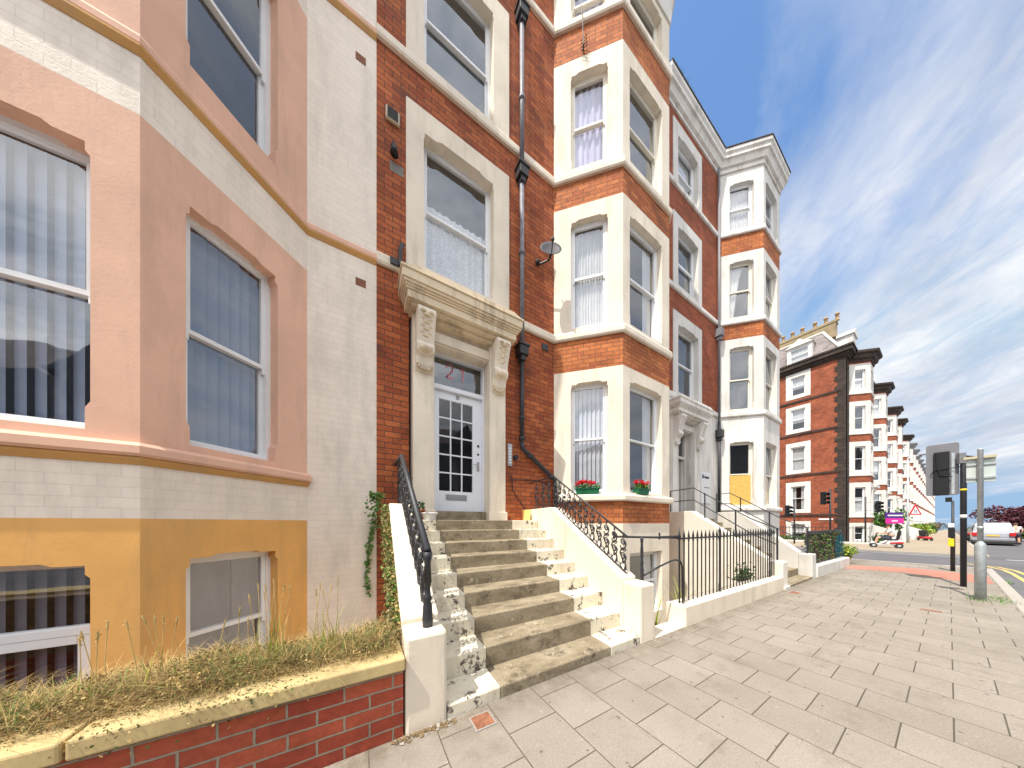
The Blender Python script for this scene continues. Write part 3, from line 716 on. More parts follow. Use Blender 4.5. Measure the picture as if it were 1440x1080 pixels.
for k,(z0,z1,t1) in enumerate(((5.42,7.6,7.93),(8.82,10.7,11.03),(12.0,13.6,13.95))):
    m=MB(); op=(8.72,10.02,z0,z1); b=(5.34,8.76,11.98)[k]
    panel(m,Wf,8.44,10.26,b,t1,[op],o=.02,rev=.17); stops(m,Wf,*op,o=.02,dep=.16,w=.20,h=.045,sl=.10)
    m.box(Wf,8.434,8.44,b,t1,-.02,.019); m.box(Wf,10.26,10.266,b,t1,-.02,.019); m.box(Wf,8.44,10.26,t1,t1+.012,-.02,.02)
    m.build('window_surround','white',h3)
    window(h3,Wf,*op,o=.02,rec=.16,cover=('none','none','voile')[k],fm='frame',openb=.12 if k==1 else 0)
for k,(a,b,*_) in enumerate(LEV):
    m=MB()
    if k==0: string(m,P3[1:5],a,.16,1.1)
    else: string(m,P3,a,.18,.85)
    m.build('string_course','whitedirty',h3)
m=MB(); sweep(m,P3,[(0,14.18),(0,14.80),(.27,14.80),(.265,14.70),(.22,14.64),(.215,14.54),(.16,14.52),(.11,14.40),(.10,14.36),(.03,14.34),(.03,14.22),(.05,14.20),(.045,14.18)]); m.build('cornice','whitedirty',h3)
m=MB(); sweep(m,P3,[(0,14.803),(0,14.84),(.29,14.84),(.29,14.803)]); m.build('gutter','darkstone',h3)
m=MB(); m.hprism([(7.9,12.4),(15.35,12.4)]+P3[::-1],14.70,14.79); m.build('roof','lead',h3)
m=MB(); m.box(Fr(15.35,12.4,-90),0,8,-1.6,14.75,-.02,0); m.box(Fr(7.9,12.4,0),0,7.43,-1.6,14.75,-.01,0); m.build('side_wall','brick_dark',h3)
f3=doorcase(h3,8.22,'whitedirty','whitedirty',1.35)
m=MB(); m.box(f3,.33,.37,1.4,4.25,-.25,-.17); m.box(f3,1.29,1.33,1.4,4.25,-.25,-.17); m.box(f3,.37,1.29,3.4,3.48,-.25,-.17); dd=m.build('door_frame','white',h3)
m=MB(); m.face([f3.p(.37,3.48,-.2),f3.p(1.29,3.48,-.2),f3.p(1.29,4.25,-.2),f3.p(.37,4.25,-.2)]); m.build('transom_glass','glass',dd)
m=MB(); m.box(f3,1.25,1.29,1.4,3.4,-1.1,-.25); d3=m.build('door','whitedirty',h3)
m=MB(); m.ball(f3.p(1.24,2.35,-1.0),.04); m.build('handle','steel',d3,smooth=True)
m=MB(); m.box(f3,.2,1.5,1.34,4.3,-2.4,-2.38); m.box(f3,.2,.21,1.34,4.3,-2.38,-.26); m.box(f3,1.49,1.5,1.34,4.3,-2.38,-.26); m.box(f3,.2,1.5,4.3,4.31,-2.38,-.26); m.box(f3,.33,1.33,1.2,1.39,-2.4,.02); m.build('hallway','room',h3)
for a,mt in ((11.42,'pipe'),):
    m=MB(); m.tube([Wf.p(a,1.2,.08),Wf.p(a,5.0,.08)],.05,10); m.build('drainpipe','pipeblack',h3,smooth=True)
    m=MB(); m.tube([Wf.p(a,5.0,.08),Wf.p(a,14.3,.08)],.04,10); m.build('drainpipe','signback',h3,smooth=True)
    for z in (4.4,8.1): 
        m=MB(); m.box(Wf,a-.12,a+.12,z,z+.28,.0,.2); m.box(Wf,a-.07,a+.07,z-.12,z,.02,.16); m.build('hopper_head','pipeblack' if z<5 else 'signback',h3,bevel=.01)
# weeds on the cornice
m=MB()
for k in range(260):
    x=random.uniform(7.9,9.6); m.blade((x,WD-.18-random.uniform(0,.1),14.82),random.uniform(.03,.14),.008,.6)
tag(m.build('weeds','leaf'),'green weeds growing in the roof gutter of the dark brick house','weeds',kind='stuff')
# signs on house 3
sg=thing('name_board','white signboard with dark lettering on the wall beside the open doorway','sign',(10.5,WD,2.3))
m=MB(); m.box(Wf,10.22,10.92,1.95,3.05,0.0,.025); bd=m.build('board','signwhite',sg,bevel=.004)
m=MB(); m.prism(Wf,[(10.27,2.82),(10.36,2.82),(10.39,2.87),(10.36,2.95),(10.27,2.95)],.026,.03)
x=10.42
for w in (.05,.03,.05,.04,.05,.05,.03,.05): m.box(Wf,x,x+w*.8,2.83,2.83+(.07 if w>.035 else .1),.026,.03); x+=w
for z,n in ((2.5,8),(2.25,6)):
    x=10.40
    for k in range(n): w=random.uniform(.025,.05); m.box(Wf,x,x+w,z,z+.022,.026,.03); x+=w+.012
m.build('lettering','ink',bd)
s_=thing('wall_plaque','small blue plaque at the left of the open doorway','plaque',(8.1,WD,2.6))
m=MB(); m.box(Wf,8.0,8.14,2.45,2.72,0,.02); pq=m.build('plate','bluesign',s_); m=MB(); m.box(Wf,8.03,8.11,2.52,2.54,.021,.024); m.box(Wf,8.03,8.11,2.62,2.64,.021,.024); m.build('lettering','signwhite',pq)
# ------------------------------------------------------------------ STAIRS
def lerp(a,b,t): return a+(b-a)*t
def stair(label,sl,sr,strip,d0=1.635,tread=.2845,n=9,z0=0,side='stepwhite',dark='stone',wallm='cream',pw=.27,top_d=WD,ztops=None,grp='front door staircases',narrow=False):
    t=thing('front_steps',label,'steps',((sl[0]+sr[0])/2,d0,z0),grp)
    zt=ztops
    dend=d0+tread*(n-1)
    fl=lambda d: lerp(sl[0],sl[1],(d-d0)/(dend-d0)); frr=lambda d: lerp(sr[0],sr[1],(d-d0)/(dend-d0))
    q0=lambda d: lerp(strip[0],strip[1],(d-d0)/(dend-d0)); q1=lambda d: lerp(strip[2],strip[3],(d-d0)/(dend-d0))
    for k in range(n):
        da=d0+tread*k; db=d0+tread*(k+1) if k<n-1 else WD+.02
        j=[random.uniform(-.006,.006) for _ in range(4)]
        zb=(zt[k-1] if k else z0-.3); ztk=zt[k]
        m=MB(); nose=.012
        def quadp(fa,fb,mi):
            m.hprism([(fa(da),da+j[0]),(fb(da),da+j[1]),(fb(db),db),(fa(db),db)],zb-.12,ztk,mi)
        quadp(fl,q0,0); quadp(q0,q1,1); quadp(q1,frr,0)
        # worn darker stone strip sits slightly proud
        m.build('step',[side,dark],t,bevel=.012)
    return t,fl,frr,dend
ZT=[.083,.245,.40,.55,.70,.85,1.0,1.15,1.303]
st1,fl,frr,dend=stair('broad worn stone steps with white painted sides up to the white numbered door',(.49,.60),(2.524,2.887),(.882,1.008,2.068,2.326),ztops=ZT)
def wing(root,fi,out,pier_z,slope_d0,slope_d1,ztop,mt,d0=1.635,pd=.25,endd=WD,zb=-1.4,ymat=None,dfix=0):
    # fi: inner edge function; out: signed width outwards
    m=MB()
    def o(d): return fi(d)+out
    P=[(d0,),(d0+pd,)]
    def poly(da,db,za,zb_):
        pl=[(fi(da),da),(o(da),da),(o(db),db),(fi(db),db)]
        zz=lambda p: za if abs(p[1]-da)<1e-6 else zb_
        if out<0: pl=pl[::-1]
        m.hprism(pl,zb,zz)
    poly(slope_d0,slope_d1,pier_z+.03,ztop); poly(slope_d1,endd,ztop,ztop)
    w=m.build('side_wall',mt,root,bevel=.012)
    m=MB(); pl=[(fi(d0),d0),(o(d0),d0),(o(d0+pd),d0+pd),(fi(d0+pd),d0+pd)]
    if out<0: pl=pl[::-1]
    m.hprism(pl,zb,pier_z); m.build('pier',mt,root,bevel=.02)
    return w
wing(st1,fl,-.25,.57,1.885,3.55,1.50,'cream')
wing(st1,frr,.25,.60,1.885,3.45,1.525,'cream')
m=MB(); m.hprism([(2.86,4.15),(2.875,4.15),(2.875,WD),(2.86,WD)],1.31,1.52); m.build('pier_end','yellowpaint',st1)
ZT3=[.0,.15,.30,.46,.62,.78,.95,1.12,1.28,1.40]
st3,fl3,fr3,_=stair('plain stone steps between bright white side walls, beside the spiked railings',(7.34,8.0),(9.15,9.95),(7.34,8.0,9.15,9.95),n=10,tread=.25,ztops=ZT3,dark='stone',z0=-.06,side='stone')
wing(st3,fl3,-.30,.50,1.885,3.5,1.58,'cream2',endd=WD)
wing(st3,fr3,.34,.52,1.885,3.2,1.60,'white',endd=WD-.6)
m=MB(); m.hprism([(7.05,1.6),(7.34,1.6),(7.34,1.70),(7.05,1.70)],-.1,.02); m.build('plinth','white',st3)
# ------------------------------------------------------------------ SCROLL RAILINGS
def scroll_baluster(mb,P,h):
    # P(u,v) -> point; double spiral
    def spiral(cu,cv,r0,t0,turns,sgn):
        pts=[]
        for k in range(22):
            f_=k/21; r=r0*(1-.78*f_); t=t0+sgn*turns*2*math.pi*f_; pts.append(P(cu+r*math.cos(t),cv+r*math.sin(t)))
        return pts
    r=h*.105
    mb.tube([P(-r*.2,h*.02),P(-r*.9,h*.18),P(-r*.6,h*.30)]+spiral(0,h*.40,r,math.pi,1.4,-1),.0088,5)
    mb.tube([P(r*.0,h*.28),P(r*1.05,h*.45),P(r*.5,h*.58),P(-r*.6,h*.66)]+spiral(0,h*.78,r*.95,math.pi*1.05,1.4,-1),.0088,5)
    mb.tube([P(0,h*.90),P(0,h)],.010,5)
    for e in (-1,1):
        mb.tube([P(0,0),P(e*r*.5,h*.06),P(e*r*1.0,h*.10),P(e*r*.9,h*.16),P(e*r*.55,h*.15)],.008,5)
        mb.tube([P(e*r*.2,h*.55),P(e*r*.9,h*.60),P(e*r*.8,h*.655)],.007,5)
    mb.ball(P(0,h*.24),.018,6,4); mb.ball(P(0,h*.6),.02,6,4)
def railing(label,top,base,n,grp,flat=None,hr=.022,plane_off=0):
    """top: list of 3D handrail points; base(d): z of wall top; balusters in the y-z plane along polyline"""
    t=thing('iron_railing',label,'railing',top[0],grp)
    m=MB(); m.tube([Vector(p) for p in top],hr,8); m.build('handrail','black',t,smooth=True)
    return t
def slope_rail(label,fx,zb,zt,da,db,n,newel,grp,hr,flatto=None):
    t=thing('iron_railing',label,'railing',(fx(da),da,zb(da)),grp)
    P=lambda d,z:(fx(d),d,z)
    pts=[P(da,zt(da)),P(db,zt(db))]
    if flatto: pts+=flatto
    m=MB(); m.tube(pts,hr,8); m.build('handrail','black',t,smooth=True)
    m=MB(); pb=[P(da+.02,zb(da)+.035),P(db,zb(db)+.035)]; m.tube(pb,.008,6); m.build('bottom_rail','black',t)
    for k in range(n):
        d=da+.07+(db-da-.1)*k/(n-1); z0,z1=zb(d)+.012,zt(d)-.01; x=fx(d)
        m=MB(); scroll_baluster(m,lambda u,v,d=d,z0=z0,x=x:Vector((fx(d+u),d+u,z0+v+u*.45)),z1-z0)
        m.build('scroll_baluster','black',t,smooth=True)
    if newel:
        m=MB(); x,y,z0,z1=newel; m.lathe((x,y,z0),[(.032,0),(.034,.05),(.03,.14),(.022,.17),(.03,.19),(.022,.21),(.018,.25),(.024,.30),(.027,(z1-z0)*.6),(.020,(z1-z0)*.85),(.028,(z1-z0)*.92),(.03,z1-z0)],12); m.build('newel_post','black',t,smooth=True)
    return t
wz=lambda d: .60 if d<1.885 else min(1.50,.60+(1.50-.60)*(d-1.885)/(3.55-1.885))
zt1=lambda d: 1.06 if d<1.75 else min(2.12,1.06+(d-1.75)*.575)
xl=lambda d: fl(d)-.10
r1=slope_rail('black iron railing on the left side wall of the numbered house steps, seen end on',xl,wz,zt1,1.76,3.6,11,(xl(1.75),1.76,.565,1.06),'scrolled iron railings of the steps',.026,
  [(xl(3.6),3.6,2.12),(xl(3.9),WD-.02,2.16)])
m=MB(); m.tube([Wf.p(.52,2.16,.05),Wf.p(.72,1.98,.04),Wf.p(.72,1.32,.04)],.012,6); m.build('wall_stay','black',r1)
for k in range(3):
    d=3.7+k*.22; m=MB(); scroll_baluster(m,lambda u,v,d=d:Vector((xl(d+u),d+u,1.5+v)),.6); m.build('scroll_baluster','black',r1,smooth=True)
xr=lambda d: frr(min(d,3.9))+.12
wz2=lambda d: .63 if d<1.885 else min(1.525,.63+(1.525-.63)*(d-1.885)/(3.45-1.885))
zt2=lambda d: min(2.08,1.15+(d-2.0)*.60)
r2=slope_rail('black scrolled iron railing on the right side wall of the numbered house steps',xr,wz2,zt2,1.90,3.52,12,None,'scrolled iron railings of the steps',.012,
  [(xr(3.7),3.62,2.08),(xr(3.9)-.03,4.33,2.06)])
for k in range(3):
    d=3.72+k*.2; m=MB(); scroll_baluster(m,lambda u,v,d=d:Vector((xr(d+u),d+u,1.53+v)),.52); m.build('scroll_baluster','black',r2,smooth=True)
# area gate rail and hooped handrail
gr=thing('hooped_handrail','black hooped handrail from the right pier down to the low wall','handrail',(2.8,1.75,.6))
nx,ny=2.80,1.80
m=MB(); m.lathe((nx,ny,.60),[(.02,0),(.021,.12),(.014,.16),(.02,.19),(.013,.22),(.017,.34),(.012,.42),(.017,.46),(.013,.50)],12); m.build('newel_post','black',gr,smooth=True)
m=MB(); hoop=[(nx+.01,ny-.01,.64)]
A_=Vector((nx,ny,.64)); B_=Vector((3.33,1.70,.80))
hoop=[A_,A_.lerp(B_,.5)+Vector((0,0,.02)),A_.lerp(B_,.85)+Vector((0,0,.02)),B_+Vector((0,0,.005)),Vector((3.41,1.69,.785)),Vector((3.455,1.69,.72)),Vector((3.47,1.69,.26))]
m.tube(hoop,.011,8); m.build('hoop','black',gr,smooth=True)
# ------------------------------------------------------------------ LOW WALL WITH SPIKED RAILINGS
lw=thing('low_wall','low cream rendered wall along the pavement under the spiked railings','wall',(5.1,1.7,0))
m=MB(); m.hprism([(3.40,1.62),(7.03,1.62),(7.03,1.86),(3.40,1.86)],lambda p:-1.4,lambda p:.245 if p[0]<4 else .225); m.build('wall','cream',lw,bevel=.015)
rf=thing('spiked_railings','black iron railings with spear heads along the low cream wall','railings',(3.5,1.72,.245))
def bars(rf,x0,x1,d,zb,zt,n,thick=(),mat='black',step=0):
    first=None
    for k in range(n):
        x=x0+(x1-x0)*k/(n-1)
        if first is None:
            m=MB(); r=.0082
            m.lathe((x,d,zb),[(r,0),(r,zt-zb-.15),(.011,zt-zb-.145),(.011,zt-zb-.125),(r*.9,zt-zb-.12),(.015,zt-zb-.085),(.009,zt-zb-.045),(.002,zt-zb)],8); first=m.build('spear_bar',mat,rf,smooth=True); fx0=x
        else:
            o=first.copy(); COL.objects.link(o); o.parent=rf; o.location=(x-fx0,0,step*k)
bars(rf,3.49,6.95,1.74,.24,1.165,31)
m=MB()
for z in (1.045,):
    m.box(Fr(3.46,1.74,0),0,3.52,z,z+.022,-.008,.008)
m.build('top_rail','black',rf)
m=MB(); m.lathe((4.62,1.74,.24),[(.017,0),(.018,.1),(.012,.14),(.012,.75),(.02,.8),(.012,.84),(.02,.90),(.003,.97)],10); m.build('post','black',rf,smooth=True)
m=MB(); m.lathe((6.72,1.74,.23),[(.016,0),(.017,.1),(.014,.14),(.014,.75),(.02,.8),(.012,.84),(.02,.90),(.003,.96)],10); m.build('post','black',rf,smooth=True)
m=MB(); m.lathe((3.49,1.74,.24),[(.010,0),(.010,.8),(.018,.83),(.012,.87),(.003,.96)],10); m.build('post','black',rf,smooth=True)
m=MB(); m.tube([(3.44,1.74,1.07),(3.1,2.0,1.075),(2.83,2.20,1.08)],.014,8); m.tube([(2.83,2.2,1.05),(2.83,2.2,1.14)],.014); m.tube([(3.05,1.74,1.09),(3.49,1.74,1.09)],.010); m.tube([(3.05,1.74,1.06),(3.05,1.74,1.14)],.010); m.build('link_rail','black',rf)
# handrails on house 3's steps: thin rails
for i,(fx,off,dd_,lab) in enumerate(((fl3,-.15,(1.75,4.2),'thin black handrail on the left white side wall of the plain stone steps'),(fr3,.17,(1.75,3.9),'thin black handrail on the right white side wall of the plain stone steps'))):
    t=thing('handrail',lab,'handrail',(fx(2)+off,2,.5),'thin handrails of the plain steps')
    zz=lambda d: min(1.58,.52+max(0,d-1.885)*.66)
    for k,dl in enumerate((.30,.62)):
        m=MB(); m.tube([(fx(d)+off,d,zz(d)+dl) for d in (1.75,2.2,2.8,3.5,dd_[1])],.012,6); m.build('rail','black',t)
    for d in (1.76,2.5,3.2,dd_[1]):
        m=MB(); m.tube([(fx(d)+off,d,zz(d)),(fx(d)+off,d,zz(d)+.64)],.016,6); m.build('post','black',t)
# second low wall with ivy fence
w2=thing('low_wall','bright white low wall ending by the round shrub','wall',(11,1.7,0))
m=MB(); m.hprism([(9.55,1.62),(13.5,1.62),(13.5,1.86),(9.55,1.86)],-1.6,lambda p:.22 if p[0]<10 else .17); m.build('wall','white',w2,bevel=.02)
vf=thing('overgrown_fence','dark railings choked with ivy and blue netting on the white low wall','fence',(11,1.74,.2))
m=MB(); m.box(Fr(9.45,1.76,0),0,3.7,.98,1.06,-.02,.02); m.build('top_rail','pipeblack',vf)
first=None
for k in range(24):
    x=9.5+k*.155
    if not first:
        m=MB(); m.tube([(x,1.76,.2),(x,1.76,1.02)],.009,6); first=m.build('bar','pipeblack',vf); fx0=x
    else: o=first.copy(); COL.objects.link(o); o.parent=vf; o.location=(x-fx0,0,0)
m=MB()
for k in range(3600):
    x=9.45+3.75*random.random(); hgt=.82*(random.random()**.8)
    if math.sin(x*5)+math.sin(x*13+hgt*8)>.9 and hgt>.3: continue
    m.leaf((x,1.78+random.gauss(0,.035),.2+hgt),random.uniform(.03,.06),(0 if random.random()<.45 else (1 if random.random()<.8 else 2)))
m.build('ivy',['leafdark','wood','leaf'],vf)
m=MB()
for k in range(40):
    x=12.0+1.15*k/40; x2=12.0+1.15*(k+1)/40; w_=lambda v:1.70+.018*math.sin(v*19)+.01*math.sin(v*47)
    b_=lambda v:.30+.08*math.sin(v*9); t_=lambda v:.90+.06*math.sin(v*7+1)
    m.face([(x,w_(x),b_(x)),(x2,w_(x2),b_(x2)),(x2,w_(x2),t_(x2)),(x,w_(x),t_(x))])
m.build('netting','bluebin',vf,smooth=True)
# ------------------------------------------------------------------ brick garden wall with coping and its planting, left
gw=thing('garden_wall','red brick garden wall with a cream stone coping in the left foreground','wall',(-1,1.7,0))
m=MB(); m.box(Fr(-4.4,1.645,0),0,4.63,-1.4,.40,-.22,0); m.build('brickwork','brick_wall',gw)
for a,b in ((-4.4,-2.6),(-2.592,-.905),(-.897,.235)):
    m=MB(); m.box(Fr(0,1.645,0),a,b,.40,.474,-.24,.045); m.build('coping_stone','coping',gw,bevel=.01)
m=MB(); m.box(Fr(-4.4,1.885,0),0,4.63,-.2,.44,-.22,-.0); m.build('soil_trough','soil',gw)
gr_=MB()
random.seed(3)
for k in range(34000):
    x=-1.9+2.1*random.random(); y=1.70+.40*random.random()+ (0 if random.random()<.85 else -.05)
    hh=.485+.02*math.sin(x*7)+.014*math.sin(x*17)+.03*math.sin(min(1,(y-1.68)/.2)*1.57)+ random.uniform(-.03,.03)
    mi=(1 if math.sin(x*9)+math.sin(y*40+x*23)*.6+random.gauss(0,.6)>1.0 else random.choice([0,0,2,2,3]))
    if random.random()<.55: gr_.leaf((x,y,hh),random.uniform(.005,.014),mi)
    else: gr_.blade((x,y,hh-.04),random.uniform(.03,.11),.0012,random.uniform(.6,2.6),random.choice([0,0,0,3,mi]))
for k in range(2600):
    cx=random.choice([-1.6,-1.25,-1.1,-.9,-.72,-.55,-.42,-.33,-.2,-.05,.06]); x=cx+random.gauss(0,.035); gr_.blade((x,1.84+random.gauss(0,.05),.47),random.uniform(.05,.15),.0016,random.uniform(.2,1.2),random.choice([0,0,1,4]))
for k in range(900):  # trailing over the coping
    x=random.choice([-.52,-.45,-.3,-.8])+random.gauss(0,.07); gr_.leaf((x,1.60-random.random()*.02+random.random()*.1,.47-max(0,random.gauss(0,.05))),random.uniform(.006,.016),random.choice([0,1,2]))
tag(gr_.build('ground_cover',['dry','groundleaf','moss','deadstem','leaf']),'dry straggling ground cover along the top of the brick garden wall','ground cover',kind='stuff')
def grass_clump(label,x,y,n,h,heads):
    t=thing('grass_clump',label,'grass clump',(x,y,.46),'tall grasses on the garden wall')
    m=MB()
    for k in range(n): m.blade((x+random.gauss(0,.035),y+random.gauss(0,.03),.46),random.uniform(.3,.75)*h,.0035,random.uniform(.1,.6),0 if random.random()<.6 else 1)
    m.build('leaves',['leafy','dry'],t)
    m=MB()
    for k in range(heads):
        p0=Vector((x+random.gauss(0,.05),y+random.gauss(0,.03),.46)); p1=p0+Vector((random.gauss(0,.035),random.gauss(0,.03),h*random.uniform(.85,1.1)))
        mid=p0.lerp(p1,.5)+Vector((random.gauss(0,.01),0,0)); m.tube([p0,mid,p1],.0015,4)
        d=(p1-mid).normalized()
        m.tube([p1-d*.005,p1+d*.008,p1+d*.022,p1+d*.036,p1+d*.045],[.001,.0028,.0034,.0026,.0006],6)
        for q in range(14): m.leaf(p1+d*random.uniform(0,.045)+Vector((random.gauss(0,.0025),random.gauss(0,.0025),0)),.006)
    m.build('seed_heads','dry',t)
for lab,x,y,n,h,hd in (('tall green grass with pale seed heads before the basement sash window',-.40,1.92,46,.42,8),
        ('tufted grass with seed heads at the corner of the ochre storey',-.14,1.92,46,.38,5),
        ('sparse dry grass stalks in front of the ochre corner pier',-.80,1.88,20,.34,5),
        ('bent dry grass stalks before the white casement window',-1.02,1.88,16,.32,4),
        ('short green tuft against the ochre front pier',-.60,1.9,24,.28,3)):
    grass_clump(lab,x,y,n,h,hd)
# reddish dead plant far left
t=thing('dead_plant','reddish dead plant sprawling at the left end of the wall top','plant',(-1.35,1.75,.47))
m=MB()
for k in range(16):
    p=Vector((-1.35+random.gauss(0,.03),1.76,.47)); q=p+Vector((random.gauss(0,.08),random.gauss(0,.04),random.uniform(.03,.13))); m.tube([p,p.lerp(q,.5)+Vector((0,0,.02)),q],[.008,.006,.002],5)
m.build('stems','rust',t)
m=MB()
for k in range(60): m.leaf((-1.35+random.gauss(0,.07),1.76+random.gauss(0,.04),.49+random.random()*.08),.03)
m.build('leaves','rust',t)
# moss on outer face of the left side wall
iv=thing('creeping_plant','mossy creeper clinging to the outer face of the left side wall','creeper',(.2,2.6,.8))
m=MB()
for k in range(7000):
    d=random.uniform(1.86,3.9); x=fl(d)-.25-abs(random.gauss(0,.035)); top=wz(d)-.02
    z=top-.03-random.random()**1.3*.42
    if d>3.3: z=top-random.random()*.3
    m.leaf((x,d,z),random.uniform(.012,.03),random.choice([0,0,1,2]))
m.build('foliage',['moss','leaf','dry'],iv)
m=MB()
for k in range(420):
    z=1.66-1.5*random.random()**1.6; x=.215-.05*math.sin(z*3)+random.gauss(0,.05 if z>1.2 else .012); m.leaf((x-.05,WD-.03-random.random()*.05-(.25 if z>1.35 else 0),z),random.uniform(.03,.055),1)
m.build('ivy_leaves',['moss','leaf','dry'],iv)
# ------------------------------------------------------------------ pots, window boxes
def pot(label,x,y,z,h,r,mt,grp,plant=None):
    t=thing('plant_pot',label,'plant pot',(x,y,z),grp)
    m=MB(); m.lathe((x,y,z),[(r*.7,0),(r*.72,.005),(r*.92,h*.8),(r*1.06,h*.81),(r*1.08,h),(r*.95,h),(r*.9,h*.9),(0.001,h*.88)],20); m.build('pot',mt,t,smooth=True)
    if plant:
        m=MB()
        for k in range(70): m.leaf((x+random.gauss(0,r*.5),y+random.gauss(0,r*.5),z+h+random.random()*.1),.04)
        m.build('leaves',plant,t)
pot('terracotta pot half hidden behind the left handrail on the landing',.62,4.12,1.303,.16,.085,'pot','pots beside the door','leafdark')
pot('terracotta pot between the dark pot and the white bowl on the landing',.80,4.10,1.303,.16,.085,'pot','pots beside the door','leafdark')
pot('shallow white bowl at the foot of the left door pilaster',.93,4.02,1.303,.11,.12,'frame','pots beside the door')
def planter(label,fr,a,w,z):
    c=fr.p(a,z,.02); t=thing('window_box',label,'window box',c,'red geranium window boxes')
    m=MB(); o0,o1=-.07,.07; i=0
    v=[(a-w/2+.03,z,o0+.015),(a+w/2-.03,z,o0+.015),(a+w/2-.03,z,o1-.015),(a-w/2+.03,z,o1-.015),(a-w/2,z+.12,o0),(a+w/2,z+.12,o0),(a+w/2,z+.12,o1),(a-w/2,z+.12,o1)]
    m.v=[fr.p(p[0],p[1],p[2]) for p in v]; m.f=[(0,1,2,3),(0,4,5,1),(1,5,6,2),(2,6,7,3),(3,7,4,0)]; m.m=[0]*5
    m.box(fr,a-w/2-.01,a+w/2+.01,z+.105,z+.125,o1-.002,o1+.012); m.box(fr,a-w/2+.01,a+w/2-.01,z+.09,z+.1,o0+.01,o1-.01,1); m.build('trough',['planter','soil'],t)
    m=MB()
    for k in range(260): m.leaf(fr.p(a+random.uniform(-w/2,w/2),z+.12+random.random()*.09,random.uniform(-.06,.09)),random.uniform(.025,.045),0)
    m.build('foliage','leaf',t)
    m=MB()
    for k in range(10):
        cc=fr.p(a+random.uniform(-w*.45,w*.38),z+.20+random.random()*.07,random.uniform(-.04,.09))
        for q in range(42):
            d=Vector((random.gauss(0,1),random.gauss(0,1),random.gauss(0,1))).normalized()*.042; m.leaf(cc+d*random.uniform(.5,1),.03,0,0)
    m.build('flowers','red',t)
FB=bayfaces(S2)
planter('green window box of red geraniums on the sill of the left-facing bay window',FB[0][0],.70,.50,1.872)
planter('green window box of red geraniums on the sill of the street-facing bay window',FB[1][0],.62,.40,1.872)
# iris-like leaves by the low wall
for lab,x,y in (('spiky green leaves between the right pier and the low cream wall',3.25,1.95),('spiky green leaves behind the spiked railings near their left end',4.2,2.05)):
    t=thing('spiky_plant',lab,'plant',(x,y,-.2),'spiky plants by the low wall')
    m=MB()
    for k in range(16): m.blade((x+random.gauss(0,.03),y+random.gauss(0,.03),-.3),random.uniform(.5,.75),.016,random.uniform(.15,.5),0,5)
    m.build('leaves','leafy',t)
t=thing('small_bush','small leafy bush behind the railings against the white steps','bush',(6.6,2.2,0)); m=MB()
for k in range(300): m.leaf((6.6+random.gauss(0,.07),2.1+random.gauss(0,.07),.2+random.gauss(0,.12)),.05)
m.build('foliage','leafdark',t); m=MB(); m.tube([(6.6,2.1,-1.3),(6.6,2.1,.2)],.01); m.build('stem','wood',t)
# ------------------------------------------------------------------ GROUND
def sheet(name,mat,polys,kind='structure',thick=None):
    m=MB()
    for pl in polys: m.face(pl)
    o=m.build(name,mat); o['kind']=kind; return o
def strip(s0,s1,d0,d1,dz=0):
    cuts=[s0]+([4] if s0<4<s1 else [])+[s1]
    return [[(a,d0,gz(a)+dz),(b,d0,gz(b)+dz),(b,d1,gz(b)+dz),(a,d1,gz(a)+dz)] for a,b in zip(cuts,cuts[1:])]
KE=-.54
# main ground (asphalt) sheet, lies below the road level
sheet('land','land',strip(-60,500,-220,-40,-.12)+strip(26,500,30,260,-.12)+strip(-60,16,30,260,-.12)+strip(16,26,60,260,-.12))
sheet('road','asphalt',strip(-60,500,-40,KE-.12,-.07)+strip(16.5,24.2,KE-.12,60,-.07))
sheet('pavement','paving',strip(-12,13.6,KE,1.635)+strip(13.6,16.38,KE,60,0))
sheet('pavement','farpave',strip(24.3,500,KE-.12-.14,2.6,.0)+strip(24.3,36.5,2.6,60,0))
def kerbstrip(pts,w=.12,name='kerb'):
    m=MB(); 
    for (a,b,n) in pts:
        L=math.dist(a,b); k=max(1,int(L/.9)) if L<60 else int(L/4)
        for i in range(k):
            p=[a[0]+(b[0]-a[0])*i/k,a[1]+(b[1]-a[1])*i/k]; q=[a[0]+(b[0]-a[0])*(i+.985)/k,a[1]+(b[1]-a[1])*(i+.985)/k]
            r=[q[0]+n[0]*w,q[1]+n[1]*w]; t=[p[0]+n[0]*w,p[1]+n[1]*w]
            m.hprism([p,q,r,t],lambda x:gz(x[0])-.2,lambda x:gz(x[0])+.004)
    o=m.build(name,'kerb'); o['kind']='structure'; return o
kerbstrip([((-12,KE),(16.5,KE),(0,-1)),((16.38,KE),(16.38,30),(1,0)),((24.3,KE-.26),(24.3,30),(-1,0)),((24.2,KE-.26),(300,KE-.26),(0,-1))])
# yard floors of the basements
sheet('basement_yard','yard',[[(-12,1.6,-1.4),(7.4,1.6,-1.4),(7.4,6,-1.4),(-12,6,-1.4)],[(7.4,1.6,-1.6),(13.6,1.6,-1.6),(13.6,6,-1.6),(7.4,6,-1.6)]])
m=MB(); m.box(Fr(13.58,1.64,90),0,3,-1.6,-.10,-.02,.0); m.box(Fr(2.8,1.635,0),0,.62,-1.4,-.002,-.2,0); o=m.build('retaining_wall','cream'); tag(o,'short rendered retaining wall edge of the sunken yard','wall')
m=MB()
for k in range(4): m.hprism([(2.82,1.66+k*.22),(3.38,1.66+k*.22),(3.38,1.88+k*.22),(2.82,1.88+k*.22)],-1.4,-.03-k*.16)
tag(m.build('area_steps','yard'),'worn concrete steps descending beside the right pier','steps')
